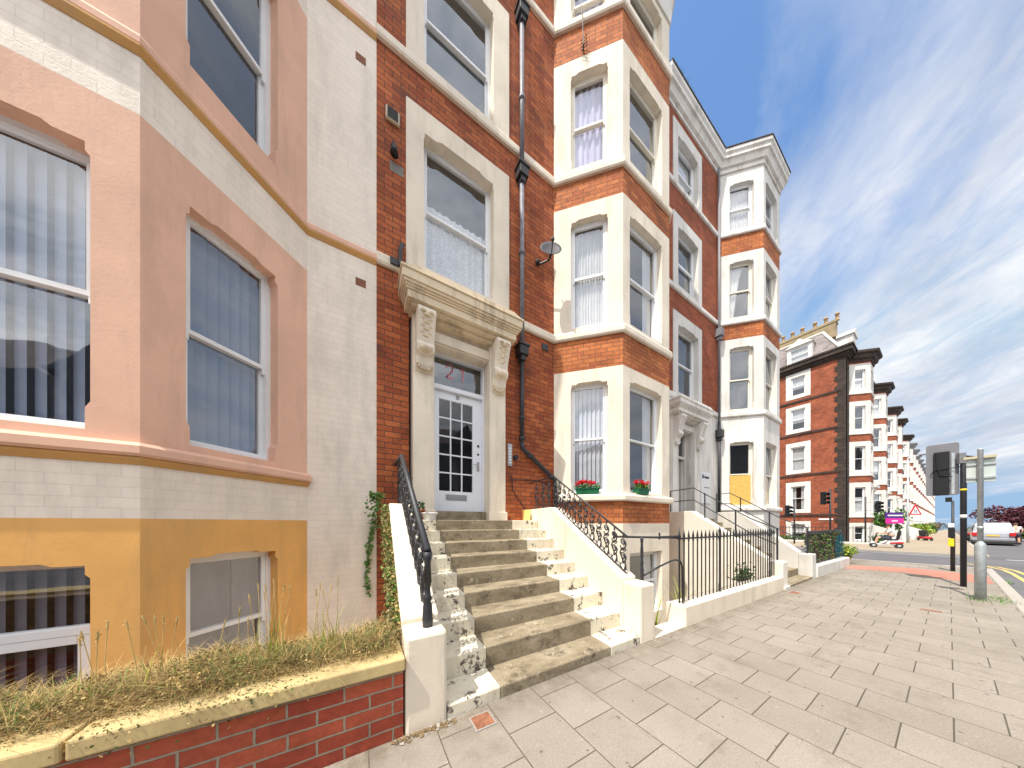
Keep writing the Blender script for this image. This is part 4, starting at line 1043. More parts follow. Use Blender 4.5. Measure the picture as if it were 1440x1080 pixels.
# tactile paving
sheet('tactile_paving','tactile',[[(12.36,1.60,gz(12.4)+.004),(12.71,.64,gz(12.6)+.004),(14.4,.62,gz(14.4)+.004),(13.6,1.60,gz(13.6)+.004)],[(12.71,.64,gz(12.6)+.004),(11.88,-.08,gz(12)+.004),(14.2,.10,gz(14.2)+.004),(14.4,.62,gz(14.4)+.004)],[(11.88,-.08,gz(12)+.004),(11.95,-.50,gz(12)+.004),(13.9,-.50,gz(13.9)+.004),(14.2,.10,gz(14.2)+.004)]])
# road paint
def curve_line(name,mat,pts,w):
    m=MB()
    for i in range(len(pts)-1):
        a,b=Vector(pts[i]),Vector(pts[i+1]); d=(b-a).normalized(); n=Vector((-d.y,d.x))*w/2
        m.face([(*(a-n),gz(a.x)-.065),(*(b-n),gz(b.x)-.065),(*(b+n),gz(b.x)-.065),(*(a+n),gz(a.x)-.065)])
    o=m.build(name,mat); o['kind']='structure'
for off in (0,.17):
    curve_line('yellow_line','roadyellow',[(11.5,-.95-off),(14,-.95-off),(16,-.92-off),(17.3-off*.0,-.86-off),(18.4,-.62-off*1.2),(19.0+off,-.3)],.07)
curve_line('white_line','roadwhite',[(17.1,6),(17.1,1.6),(17.2,.4),(17.6,-.3)],.14)
for k in range(8): curve_line('centre_line','roadwhite',[(24+k*6,-4.2),(26.5+k*6,-4.2)],.12)
curve_line('white_line','roadwhite',[(23.2,9),(23.2,-.4)],.12); curve_line('white_line','roadwhite',[(23.0,-1.2),(23.0,-8)],.18)
# inspection covers
for lab,x,y,w,h_ in (('rusty square inspection cover in the pavement at the foot of the worn steps',.678,1.505,.12,.11),('long rusty cover strip further along the pavement',7.22,.135,.09,.17),('rust stained cover by the plain stone steps',6.9,1.45,.2,.12)):
    t=thing('inspection_cover',lab,'drain cover',(x,y,gz(x)),'iron covers in the pavement')
    m=MB(); z=gz(x)+.003; m.box(Fr(x-w/2,y-h_/2,0,z),0,w,0,.004,-h_,0); m.build('lid','rust',t)
    m=MB(); 
    for (a,b,c,d) in ((-.01,0,-.01,h_+.01),(w,w+.01,-.01,h_+.01),(0,w,-.01,0),(0,w,h_,h_+.01)): m.box(Fr(x-w/2,y-h_/2,0,z),a,b,-.002,.003,-d,-c)
    m.build('frame','yard',t)
# rubble and weeds at wall foot
m=MB(); random.seed(5)
for k in range(170):
    x=.17+.36*random.random(); m.ball((x,1.622-random.random()**2*.05,.001+random.random()*.006),random.uniform(.002,.010),5,4,(1.3,1,.5),0 if random.random()<.3 else 1,.45)
for k in range(60): m.blade((random.uniform(.2,.5),1.6,0),random.uniform(.01,.04),.002,1,1)
tag(m.build('rubble',['kerb','soil']),'crumbled mortar rubble in the gap at the foot of the pier','rubble',kind='stuff')
m=MB()
for k in range(700):
    x,y=random.choice([(9.12,-.27),(8.3,-.62),(14.8,-.5),(9.4,-.45),(13.1,-.66),(7.0,-.75)]); m.blade((x+random.gauss(0,.22),y+random.gauss(0,.05),gz(x)-.02 if y>-.5 else gz(x)-.08),random.uniform(.03,.09),.006,.8,0)
tag(m.build('kerb_weeds','leaf'),'green weeds growing along the kerb and around the grey post','weeds',kind='stuff')
# ------------------------------------------------------------------ POSTS
gp=thing('sign_post','galvanised grey post with a stout base carrying road sign plates seen from behind','sign post',(9.12,-.27,-.05))
X,Y=9.12,-.27
m=MB(); m.lathe((X,Y,-.06),[(.054,0),(.053,.93),(.048,.96),(.030,.99),(.029,1.0)],20); m.build('base','alu',gp,smooth=True)
m=MB(); m.lathe((X,Y,.9),[(.028,0),(.028,1.60),(.031,1.605),(.031,1.62)],18); m.lathe((X,Y,1.15),[(.031,0),(.031,.05)],18); m.build('pole','alu',gp,smooth=True)
fs=Fr(X+.04,Y+.02,-84)
m=MB(); m.box(fs,-.10,.15,1.96,2.36,-.012,0); m.build('sign_plate','signpale',gp,bevel=.008)
m=MB()
for z in (2.02,2.25): m.box(fs,-.10,.16,z,z+.03,.001,.02)
m.build('clip_rail','alu',gp)
m=MB(); m.box(fs,-.13,.15,2.36,2.40,-.06,.05); m.build('top_plate','vent',gp)
tl=thing('traffic_signal','near black traffic signal post with large square backing board seen from behind','traffic light',(10.85,-.15,-.07),'traffic signals at the junction')
X,Y=10.85,-.15
m=MB(); m.lathe((X,Y,-.07),[(.037,0),(.037,2.70),(.03,2.72)],18); m.build('pole','black',tl,smooth=True)
m=MB(); m.lathe((X,Y,1.36),[(.039,0),(.039,.07)],18); m.build('white_band','wband',tl,smooth=True)
m=MB(); m.lathe((X,Y,1.93),[(.039,0),(.039,.04)],18); m.build('yellow_band','yellow',tl,smooth=True)
ft=Fr(10.9,.267,-90)
w_,h_,rr=.374,1.115,.035
pl=[]
for cx,cy,a0 in ((w_-rr,rr,-90),(w_-rr,h_-rr,0),(rr,h_-rr,90),(rr,rr,180)):
    for q in range(4): t_=R(a0+q*30); pl.append((cx+rr*math.cos(t_),1.855+cy+rr*math.sin(t_)))
m=MB(); m.prism(ft,pl,-.008,0); m.build('backing_board','signback',tl)
m=MB(); m.box(ft,.09,.27,1.865,2.80,0,.06); hd=m.build('signal_head','blackplastic',tl,bevel=.012)
m=MB()
for z in (2.05,2.33,2.61): m.tube([ft.p(.18,z,-.008),ft.p(.18,z,-.15)],[.10,.09],14)
m.build('lens_hood','blackplastic',hd)
m=MB()
m.box(ft,.29,.325,1.87,2.75,0,.02); m.build('mounting_rail','alu',tl)
m=MB(); m.tube([ft.p(.12,2.78,.07),ft.p(.13,2.45,.08),ft.p(.17,2.28,.08),ft.p(.3,2.25,.05)],.010,6); m.tube([ft.p(.05,2.3,.02),ft.p(.10,2.4,.07),ft.p(.25,2.42,.07),ft.p(.40,2.44,.05)],.007,6); m.build('cable','blackplastic',tl)
fb_=Fr(X-.02,Y+.035,-60)
m=MB(); m.box(fb_,-.03,.055,2.50,2.72,-.03,.04); m.build('detector_box','signback',tl,bevel=.006)
m=MB(); m.prism(fb_,[(.055,2.50),(.20,2.58),(.19,2.62),(.055,2.66)],-.03,.03); m.build('detector','blackplastic',tl)
# second black post with yellow push button box
def Zg(x,Z): 
    k=(x-720)/F_PX; sa,ca=math.sin(ALPHA),math.cos(ALPHA); return Z*(k*sa+ca),Z*(-k*ca+sa)
def signal(label,x,Z,top,headside,headz,hw=.3,yellow=False,name='traffic_signal',zb=None):
    X,Y=Zg(x,Z); g=gz(X)
    t=thing(name,label,'traffic light',(X,Y,g),'traffic signals at the junction')
    m=MB(); m.lathe((X,Y,g),[(.045,0),(.045,top-g)],12); m.build('pole','black',t,smooth=True)
    m=MB(); u=Vector((math.sin(ALPHA),-math.cos(ALPHA),0)); c=Vector((X,Y,headz))+u*headside
    fq=Fr(c.x-.15*0,c.y,math.degrees(ALPHA)-90)
    m.box(fq,-hw/2,hw/2,headz-.42,headz+.42,-.10,.08); hd=m.build('signal_head','blackplastic',t,bevel=.02)
    m=MB()
    for q in (-.27,0,.27):
        m.tube([fq.p(0 if headside==0 else .02,headz+q,.1),fq.p(.02,headz+q-.02,.26)],[.09,.09],12,caps=False)
    for q in (-.27,0,.27): m.tube([fq.p(.1,headz+q,0),fq.p(.34,headz+q-.03,.04)],[.09,.08],10)
    m.build('lens_hood','blackplastic',hd)
    m=MB(); m.tube([Vector((X,Y,headz+.3)),c+Vector((0,0,.3))],.02); m.tube([Vector((X,Y,headz-.3)),c+Vector((0,0,-.3))],.02); m.build('bracket','alu',t)
    return t,X,Y,g
X,Y=14.5,-.05; g=gz(X)
t=thing('traffic_signal','black pedestrian signal post with a yellow push button box','traffic light',(X,Y,g),'traffic signals at the junction')
m=MB(); m.lathe((X,Y,g),[(.038,0),(.036,1.2),(.024,1.22),(.022,2.0)],12); m.build('pole','black',t,smooth=True)
fp=Fr(X-.04,Y+.04,-90)
m=MB(); m.box(fp,-.07,.03,1.86,1.99,-.02,.08); m.build('small_signal','blackplastic',t,bevel=.01)
for z0,z1,mt in ((.60,.82,'yellow'),(.84,1.13,'blackplastic'),(1.14,1.25,'wband')):
    m=MB(); m.box(fp,-.03,.06,z0,z1,-.04,.04); m.build('push_button_unit' if z0<1 else 'label_band',mt,t,bevel=.006)
signal('black traffic signal with side mounted head before the red gable wall, nearest the white steps',1117,19,3.0,-.5,2.15,.2)
signal('tall black signal post in the middle of the red gable wall',1167.5,17,3.5,-.45,2.9,.2)
signal('black traffic signal with its head right of the post before the white far bay',1217,20,3.3,.95,2.55)
# street lamp
X,Y=Zg(1276.5,21.5); g=gz(X)
sl=thing('street_lamp','tall grey street lamp standing on the far pavement','street lamp',(X,Y,g))
m=MB(); m.lathe((X,Y,g),[(.075,0),(.075,1.4),(.05,1.5),(.035,7.0)],12); m.build('column','alu',sl,smooth=True)
m=MB(); m.tube([(X,Y,g+7.0),(X+.1,Y-.3,g+7.1),(X+.2,Y-.5,g+7.15)],.04); m.build('arm','alu',sl)
m=MB(); m.ball((X+.25,Y-.75,g+7.18),.35,10,6,(.5,1,.16)); m.build('lantern','signback',sl,smooth=True)
ts=thing('warning_sign','red bordered triangular warning sign fixed to the street lamp','road sign',(X,Y,g+2.4))
fq=Fr(X-.45,Y+.0,math.degrees(ALPHA)-90)
m=MB(); m.prism(fq,[(-.08,1.95),(.98,1.95),(.45,2.85)],.12,.14); p_=m.build('plate','redlamp',ts)
m=MB(); m.prism(fq,[(.10,2.04),(.80,2.04),(.45,2.62)],.141,.145); m.build('face','signwhite',p_)
m=MB(); m.tube([fq.p(.36,2.12,.15),fq.p(.40,2.3,.15),fq.p(.36,2.4,.15)],.025,5); m.tube([fq.p(.55,2.12,.15),fq.p(.52,2.26,.15),fq.p(.55,2.33,.15)],.025,5); m.build('symbol','ink',p_)
# estate agent board
X,Y=Zg(1256,19); g=gz(X)
fs_=thing('sale_board','purple and magenta estate agent board on a white post','sale board',(X,Y,g))
fq=Fr(X,Y,math.degrees(ALPHA)-90)
m=MB(); m.box(fq,-.04,.04,g,2.2,-.04,.04); m.build('post','frame',fs_)
m=MB(); m.box(fq,-.62,.68,1.25,1.62,.04,.07); m.build('lower_panel','magenta',fs_)
m=MB(); m.box(fq,-.66,.62,1.62,2.05,.04,.07); b_=m.build('upper_panel','purple',fs_)
m=MB(); x=-.5
for k in range(12): w=random.uniform(.05,.09); m.box(fq,x,x+w,1.78,1.88,.071,.075); x+=w+.02
x=-.2
for k in range(5): w=random.uniform(.06,.09); m.box(fq,x,x+w,1.38,1.48,.071,.075); x+=w+.02
m.build('lettering','signwhite',b_)
# ------------------------------------------------------------------ GABLE HOUSE and FAR TERRACE
SG=35.1
hg=thing('end_terrace_house','red brick end house with dark stone quoins, white gable windows and slate mansard roof','house',(SG,5,-.3),'houses of the far terrace')
fg=Fr(SG,12.5,-90)   # a runs towards -d ; outward = -s
G=lambda d:12.5-d
m=MB(); wins=[(13.15,14.85,12.85,15.23),(9.95,11.85,9.65,12.12),(6.1,8.35,5.86,8.75),(2.45,4.7,2.21,5.07),(-.25,1.2,-.4,1.45)]
ops=[(G(7.95),G(6.38),w[2],w[3]) for w in wins]
panel(m,fg,0,G(4.86),-.5,15.3,ops,rev=.03); m.build('wall','brick_far',hg)
m=MB(); m.box(fg,G(4.86),G(4.4),-.5,15.3,-.4,.04)
k=0; z=-.4
while z<15: 
    m.box(fg,G(5.02),G(4.86),z,z+.42,-.1,.038); z+=.86
q=m.build('quoins','darkstone',hg)
for w,cv in zip(wins,('half','half','voile','sides','half')):
    m=MB(); op=(G(7.62),G(6.71),w[0],w[1]); panel(m,fg,G(7.95),G(6.38),w[2],w[3],[op],o=.03,rev=.15)
    m.build('window_surround','white',hg); window(hg,fg,*op,o=.03,cover=cv,simple=True)
for z in (12.45,9.4,5.6,1.9):
    m=MB(); m.box(fg,0,G(4.6),z,z+.16,0,.07); m.build('string_course','darkstone',hg)
m=MB()
for o,za,zb in ((.12,15.25,15.42),(.2,15.42,15.62),(.36,15.62,15.95),(.42,15.95,16.1)): m.box(fg,-.5,G(4.4)+o,za,zb,-6,o)
m.build('cornice','darkstone',hg)
m=MB(); m.box(Fr(SG,4.4,0),0,1.35,-.5,15.2,-.3,0); m.build('wall_return','darkstone',hg)
# mansard
m=MB(); A0=fg.p(-.5,16.1,.0); 
x0=SG+.1; x1=SG+1.3
m.face([(x0,13,16.1),(x0,4.7,16.1),(x1,5.9,18.6),(x1,13,18.6)]); m.face([(x0,4.7,16.1),(x0+7,4.7,16.1),(x0+7,5.9,18.6),(x1,5.9,18.6)]); m.face([(x1,13,18.6),(x1,5.9,18.6),(x0+7,5.9,18.6),(x0+7,13,18.6)]); m.face([(x0+7,4.7,16.1),(x0+7,13,16.1),(x0+7,13,18.6),(x0+7,5.9,18.6)]); m.build('roof','slate',hg)
m=MB(); m.tube([(x0-.02,4.68,16.1),(x1-.02,5.88,18.62)],.09,6); m.tube([(x1,5.9,18.62),(x1,13,18.62)],.09,6); m.build('roof_hip','white',hg)
# dormer
fd=Fr(SG+.05,7.9,-90)
m=MB(); m.box(fd,0,.18,16.1,17.7,-1.5,.0); m.box(fd,1.42,1.6,16.1,17.7,-1.5,.0); m.box(fd,.18,1.42,17.5,17.7,-1.5,0); m.box(fd,.18,1.42,16.1,16.25,-1.5,0); m.prism(fd,[(-.1,17.7),(1.7,17.7),(.8,18.3)],-1.8,.12)
dm=m.build('dormer','white',hg)
window(hg,fd,.18,1.42,16.25,17.5,rec=.03,simple=True,cover='voile')
m=MB(); m.box(Fr(x0+2.0,4.3,0),0,1.5,16.1,17.9,-1.5,0); m.prism(Fr(x0+1.85,4.2,0),[(0,17.9),(1.8,17.9),(1.7,18.1),(.9,18.55),(.1,18.1)],-1.8,.0); m.build('dormer','white',hg)
m=MB(); m.box(Fr(SG+1.6,8.8,-90),0,3.6,18.0,19.3,-.8,0); m.box(Fr(SG+1.55,8.85,-90),0,3.7,19.3,19.5,-.9,0); ch=m.build('chimney','buffbrick',hg)
for k in range(6):
    m=MB(); y=8.6-k*.66-(.15 if k>2 else 0); m.lathe((SG+2.0,y,19.5),[(.15,0),(.12,.08),(.11,.55),(.16,.57),(.15,.68)],10); m.build('chimney_pot','chimpot',ch,smooth=True)
m=MB(); m.box(Fr(SG,13,0),0,7,-.5,15.3,-.2,0); m.build('back_wall','brick_far',hg)
m=MB(); m.box(fg,G(5.9),G(5.1),1.55,1.68,.02,.05); m.build('street_name_plate','signwhite',hg)
LEVF=[(1.75,1.9,2.15,4.35,4.75),(5.3,5.48,5.75,7.85,8.25),(8.85,9.0,9.3,11.3,11.7),(12.3,12.45,12.75,14.4,14.9)]
def far_house(idx,s0,s1,bs,root=None,detail=True,cs='darkstone'):
    labs=['far terrace house next to the quoined gable, with a white bay','second far terrace house, its white bay rising beyond the first','third far terrace house with red brick bands between white storeys','fourth far terrace house along the descending street','fifth far terrace house, its bay top dark against the sky']
    if root is None:
        root=thing('terraced_house',labs[idx] if idx<5 else 'distant white bayed terrace house far down the street','house',(s0,WD,gz(s0)),'houses of the far terrace')
    wh=MB(); rd=MB()
    pth=[(s0,WD)]+[(bs,WD),(bs+.99,FD),(bs+2.7,FD),(bs+3.7,WD)]+[(s1,WD)]
    fcs=[(Fr(bs,WD,-45),CL,.38,1.08),(Fr(bs+.99,FD,0),1.71,.4,1.3)]
    for j,(fr,L,b0,b1) in enumerate(fcs):
        op=(b0,b1,-.2,1.0); panel(wh,fr,0,L,-2.5,1.75,[op] if detail else ())
        if detail: window(root,fr,*op,simple=True)
        for k,(a,b,c,d,e) in enumerate(LEVF):
            op=(b0,b1,c,d); panel(wh,fr,0,L,b,e,[op])
            if detail or j==0: window(root,fr,*op,cover=random.choice(['voile','lace','half','sides','none']),simple=True)
            panel(rd,fr,0,L,e,(LEVF+[(15.1,)])[k+1][0])
        if idx==0: panel(rd,fr,.0,L,1.3,1.75,o=.002)
    wh.face([(bs+2.7,FD,-2.5),(bs+3.7,WD,-2.5),(bs+3.7,WD,15),(bs+2.7,FD,15)])
    panel(wh,Wf,bs+3.7,s1,-2.5,5.2); panel(rd,Wf,bs+3.7,s1,5.2,15.1); panel(rd,Wf,s0,bs,-2.5,15.1)
    wh.build('bay','white',root); rd.build('wall','brick_far',root)
    m=MB()
    for (a,*_) in LEVF: string(m,pth,a,.15,.9)
    m.build('string_course','whitedirty',root)
    m=MB(); sweep(m,pth,[(0,15.05),(0,15.85),(.46,15.85),(.44,15.68),(.28,15.55),(.22,15.3),(.08,15.2),(.06,15.05)]); m.build('cornice',cs,root)
    m=MB(); m.hprism([(s0,12),(s1,12)]+pth[::-1],15.9,15.99); m.prism(Fr(s0,12,90),[(-7,16),(0,16),(0,18.5),(-3.5,18.5)],-(s1-s0),0) if False else None; m.build('roof','slate',root)
    # porch
    if idx<6:
        p0=bs+4.6
        m=MB(); m.box(Wf,p0,p0+2.2,4.6,4.85,0,1.0); m.box(Wf,p0+.1,p0+2.1,4.3,4.6,0,.8)
        for a in (p0+.2,p0+1.8): m.box(Wf,a,a+.25,1.4,4.3,.0,.3); m.prism(Fr(a,WD,0),[(0,3.5),(.25,3.5),(.25,4.3),(0,4.3)],.3,.7)
        m.build('porch','white',root)
        m=MB(); m.hprism([(p0,1.9),(p0+.3,1.9),(p0+.3,WD),(p0,WD)],-1.5,lambda p:.3 if p[1]<2 else 1.5); m.hprism([(p0+2,1.9),(p0+2.3,1.9),(p0+2.3,WD),(p0+2,WD)],-1.5,lambda p:.3 if p[1]<2 else 1.5)
        m.hprism([(p0+.3,1.9),(p0+2,1.9),(p0+2,WD),(p0+.3,WD)],-1.5,lambda p:-.2 if p[1]<2 else 1.3); m.build('entrance_steps','white',root)
    return root
bss=[36.4,46.6,57.3,64.6,77.5]
edges=[36.3,45.9,56.0,63.6,75.5,84]
# first bay belongs to the quoined house
far_house(0,36.3,45.9,36.4)
for i in range(1,5): far_house(i,edges[i],edges[i+1],bss[i])
s=84; i=5
while s<230: far_house(i,s,s+7.9,s+2,detail=False,cs='lead'); s+=7.9; i+=1
# front garden walls, hedges of the far terrace
for lab,x0,x1 in (('white low garden wall of the first far terrace house',37,45),('white low garden wall further along the far terrace',48,62)):
    m=MB(); m.hprism([(x0,2.1),(x1,2.1),(x1,2.3),(x0,2.3)],-1.5,lambda p:gz(p[0])+.45); tag(m.build('garden_wall','white',bevel=.02),lab,'wall','white walls of the far terrace')
def shrub(label,cat,x,y,z,rx,ry,rz,mats,n,size,trunk=True,name='shrub',grp=None,tw=.03):
    t=thing(name,label,cat,(x,y,z),grp)
    m=MB(); cl=[(random.gauss(0,.45),random.gauss(0,.45),random.uniform(-.6,.75),random.uniform(.25,.5)) for _ in range(16)]
    for k in range(n):
        c=random.choice(cl); d=Vector((random.gauss(0,1),random.gauss(0,1),random.gauss(0,1))).normalized()*c[3]*random.random()**.35
        p=Vector((c[0]*.8+d.x,c[1]*.8+d.y,c[2]*.8+d.z))
        if p.length>1.15: p*=1.1/p.length
        m.leaf((x+p.x*rx,y+p.y*ry,z+rz*1.05+p.z*rz),size*random.uniform(.6,1.3),random.randrange(len(mats)))
    m.build('foliage' if name!='tree' else 'crown',mats,t)
    if trunk:
        m=MB(); b=Vector((x,y,z-.05))
        m.tube([b,Vector((x,y,z+rz*.9))],[tw*1.3,tw*.7],7)
        for k in range(5): m.tube([Vector((x,y,z+rz*.6)),Vector((x+random.uniform(-.6,.6)*rx,y+random.uniform(-.6,.6)*ry,z+rz*random.uniform(1.1,1.6)))],[tw*.5,tw*.2],5)
        m.build('trunk','wood',t)
    return t
shrub('round yellow green shrub at the end of the white low wall','shrub',14.3,1.95,gz(14.3)-.02,.36,.36,.36,['leafy','leaf','leafy'],2600,.06)
X,Y=Zg(1262,23); shrub('dark leafy tree behind the sale board','tree',X+2,Y+.8,gz(X),1.3,1.3,1.5,['leafdark','leaf'],2600,.16,name='tree',tw=.09)
X,Y=Zg(1140,24); 
for lab,x,Z,r,h_,mats in (('yellow flowering shrub spilling over a far garden wall',1293,38,1.6,.9,['leafy','leafy','leaf']),('green shrub in a far front garden',1300,46,1.8,1.1,['leaf','leafdark']),('rusty leaved hedge plant at the end of the far gardens',1308,60,2.4,1.3,['leafpurple','dry','leafdark']),('dark green shrub at the far end of the street',1314,80,3.0,1.6,['leafdark','leafpurple'])):
    X,Y=Zg(x,Z); shrub(lab,'shrub',X,max(Y,1.8),gz(X),r,r*.7,h_,mats,1300,.2,grp='shrubs of the far gardens')
for lab,x0,x1,d,h_ in (('low dark hedge before the far white bay',36,42,2.9,.5),):
    t=thing('hedge',lab,'hedge',(x0,d,gz(x0))); m=MB()
    for k in range(1800): m.leaf((random.uniform(x0,x1),d+random.gauss(0,.2),gz(x0)+random.random()*h_),.1,random.randrange(2))
    m.build('foliage',['leafdark','leaf'],t)
X,Y=Zg(1122,17.5)
t=thing('hedge','low green hedge inside the black railings before the gable','hedge',(33,7,-.3)); m=MB()
for k in range(1600): m.leaf((33.2+random.gauss(0,.25),random.uniform(5.2,8.6),-.35+random.random()*.5),.1,random.randrange(2))
m.build('foliage',['leafdark','leaf'],t)
rg=thing('spiked_railings','thin black railings before the red gable wall','railings',(32.6,7,-.3),None)
for k in range(34):
    y=3.0+k*.19
    if k==0: m=MB(); m.tube([(32.6,y,-.3),(32.6,y,1.05)],.016,5); first=m.build('bar','black',rg)
    else: o=first.copy(); COL.objects.link(o); o.parent=rg; o.location=(0,k*.19,0)
m=MB(); m.tube([(32.6,3,.9),(32.6,9.4,.9)],.02,5); m.build('top_rail','black',rg)
m=MB(); m.hprism([(32.45,2.8),(32.75,2.8),(32.75,9.6),(32.45,9.6)],-1,-.18); m.hprism([(32.75,2.4),(36.3,2.4),(36.3,2.6),(32.75,2.6)],-1,-.1); m.build('plinth','white',rg)
m=MB(); m.hprism([(9.0,0),(9,0),(9,0)],0,0) if False else None
# purple tree at the right
X,Y=Zg(1432,26); shrub('purple leaved tree at the right edge beyond the parked van','tree',X,Y,gz(X)-.2,2.6,2.6,1.9,['leafpurple'],5200,.2,name='tree',tw=.14)
X,Y=Zg(1418,36); shrub('green tree crown behind the parked van','tree',X,Y-1,gz(X)-.6,3.2,3.2,1.6,['leafdark','leaf'],2600,.26,name='tree',tw=.14)
# ------------------------------------------------------------------ VEHICLES
def vehicle(label,cat,name,x,y,z,W,H,L,paint,prof,rear=True,winm='vanwin',platem='plate',van=True):
    """rear at x, extends to x+L; profile list (l,zr) on side"""
    t=thing(name,label,cat,(x,y,z))
    m=MB(); n=len(prof)
    secs=[(-W/2,0.0,.0),(-W/2*.995,.0,.0)]
    # cross-section narrowing to roof
    def half(zr): 
        return W/2*(1 if zr<.55*H else 1-.16*((zr-.55*H)/(.45*H))**1.3)
    ring=[]
    for sgn in (-1,1):
        i=len(m.v)
        for l,zr in prof: m.v.append(Vector((x+l,y+sgn*half(zr),z+zr)))
    for k in range(n): m.f.append((k,(k+1)%n,n+(k+1)%n,n+k)); m.m.append(0)
    m.f.append(tuple(range(n))[::-1]); m.f.append(tuple(range(n,2*n))); m.m+=[0,0]
    b=m.build('body',paint,t,bevel=.05)
    for wx in (.16*L,.80*L):
        for sgn in (-1,1):
            m=MB(); c=Vector((x+wx,y+sgn*(W/2-.1),z+.31)); m.tube([c+Vector((0,-.1,0)),c+Vector((0,-.09,0)),c+Vector((0,.09,0)),c+Vector((0,.1,0))],[.29,.31,.31,.29],20); w=m.build('wheel','rubber',t)
            m=MB(); m.tube([c+Vector((0,sgn*.10,0)),c+Vector((0,sgn*.115,0))],.19,16); m.build('rim','alu',w)
    return t,b,half
prof=[(0.12,.22),(0,.32),(-.02,.62),(.03,.95),(.10,1.0),(.28,1.55),(.42,1.74),(.8,1.80),(2.3,1.80),(2.9,1.68),(3.5,1.12),(4.3,.95),(4.45,.7),(4.45,.3),(4.3,.22)]
X,Y=Zg(1400,21.5); vz=gz(X)-.07
Y=-1.85
t,b,half=vehicle('silver estate van parked at the kerb, seen from behind','van','parked_van',X,Y,vz,1.68,1.8,4.45,'van',prof)
def onback(m,y0,y1,z0,z1,off=.012,mi=0):
    # quad following the tailgate
    def xb(z):
        pr=[(.32,0),(.62,-.02),(.95,.03),(1.0,.10),(1.55,.28),(1.74,.42)]
        for (za,xa),(zb,xb_) in zip(pr,pr[1:]):
            if za<=z<=zb: return xa+(xb_-xa)*(z-za)/(zb-za)
        return 0
    zs=[z0+(z1-z0)*k/4 for k in range(5)]
    for a,b_ in zip(zs,zs[1:]): m.face([(X+xb(a)-off,Y+y0,vz+a),(X+xb(a)-off,Y+y1,vz+a),(X+xb(b_)-off,Y+y1*.94,vz+b_),(X+xb(b_)-off,Y+y0*.94,vz+b_)][::-1],mi)
m=MB(); onback(m,-.70,.70,1.03,1.56,.03); m.build('rear_window','vanwin',t)
for sgn in (-1,1):
    m=MB(); m.box(Fr(X-.03,Y+sgn*.76,90,vz),-.12,.12,.68,.98,-.12,.03); m.build('tail_light','redlamp',t,bevel=.02)
m=MB(); m.box(Fr(X-.045,Y+.26,-90,vz),0,.52,.66,.78,-.01,.01); m.build('number_plate','plate',t)
m=MB(); m.box(Fr(X-.06,Y+.86,-90,vz),0,1.72,.30,.52,-.2,.03); m.build('bumper','van',t,bevel=.03)
m=MB(); m.box(Fr(X+.3,Y,90,vz),-.86,.86,.16,.30,-3.8,.2); m.build('underbody','rubber',t)
m=MB()
for sgn in (-1,1): m.tube([(X+.6,Y+sgn*.68,vz+1.86),(X+2.4,Y+sgn*.68,vz+1.86)],.02,6)
m.build('roof_rail','blackplastic',t)
for sgn in (-1,1):
    m=MB(); m.face([(X+.5,Y+sgn*.865,vz+1.08),(X+3.1,Y+sgn*.865,vz+1.08),(X+2.8,Y+sgn*.79,vz+1.58),(X+.65,Y+sgn*.79,vz+1.58)][::sgn]); m.build('side_window','carglass',t)
X2,_=Zg(1352,27); Y2=-1.75; v2=gz(X2)-.07
X,Y,vz=X2,Y2,v2
t,b,half=vehicle('dark car parked in front of the silver van, mostly hidden by the black post','car','parked_car',X,Y,vz,1.75,1.5,4.1,'darkcar',[(0.1,.22),(0,.35),(0,.7),(.05,.92),(.15,.95),(.5,1.40),(.8,1.46),(2.0,1.46),(2.8,.98),(3.9,.85),(4.1,.6),(4.1,.3),(4.0,.22)])
m=MB(); m.face([(X+.13,Y-.66,vz+.98),(X+.13,Y+.66,vz+.98),(X+.47,Y+.6,vz+1.38),(X+.47,Y-.6,vz+1.38)][::-1]); m.build('rear_window','carglass',t)
for sgn in (-1,1): m=MB(); m.box(Fr(X-.02,Y+sgn*.7,90,vz),-.1,.1,.7,.88,-.1,.02); m.build('tail_light','redlamp',t)
# ------------------------------------------------------------------ PEOPLE
def skinned(name,mat,chains,parent=None,sub=1,radii=None):
    me=bpy.data.meshes.new(name); vs=[];es=[];rs=[]; idx={}
    for ch in chains:
        prev=None
        for key,p,r in ch:
            if key in idx: i=idx[key]
            else: i=len(vs); idx[key]=i; vs.append(tuple(Vector(p)-(ORG[parent.name] if parent else Vector()))); rs.append(r)
            if prev is not None: es.append((prev,i))
            prev=i
    me.from_pydata(vs,es,[]); o=bpy.data.objects.new(name,me); COL.objects.link(o)
    if parent: o.parent=parent
    md=o.modifiers.new('skin','SKIN'); sv=me.skin_vertices[0].data if me.skin_vertices else None
    if sv is None:
        bm=bmesh.new(); bm.from_mesh(me); bm.verts.layers.skin.verify(); bm.to_mesh(me); bm.free(); sv=me.skin_vertices[0].data
    for i,r in enumerate(rs): sv[i].radius=(r,r) if not isinstance(r,tuple) else r
    sv[0].use_root=True
    s=o.modifiers.new('sub','SUBSURF'); s.levels=sub; s.render_levels=sub+1
    me.materials.append(M[mat]); o.modifiers['skin'].use_smooth_shade=True
    return o
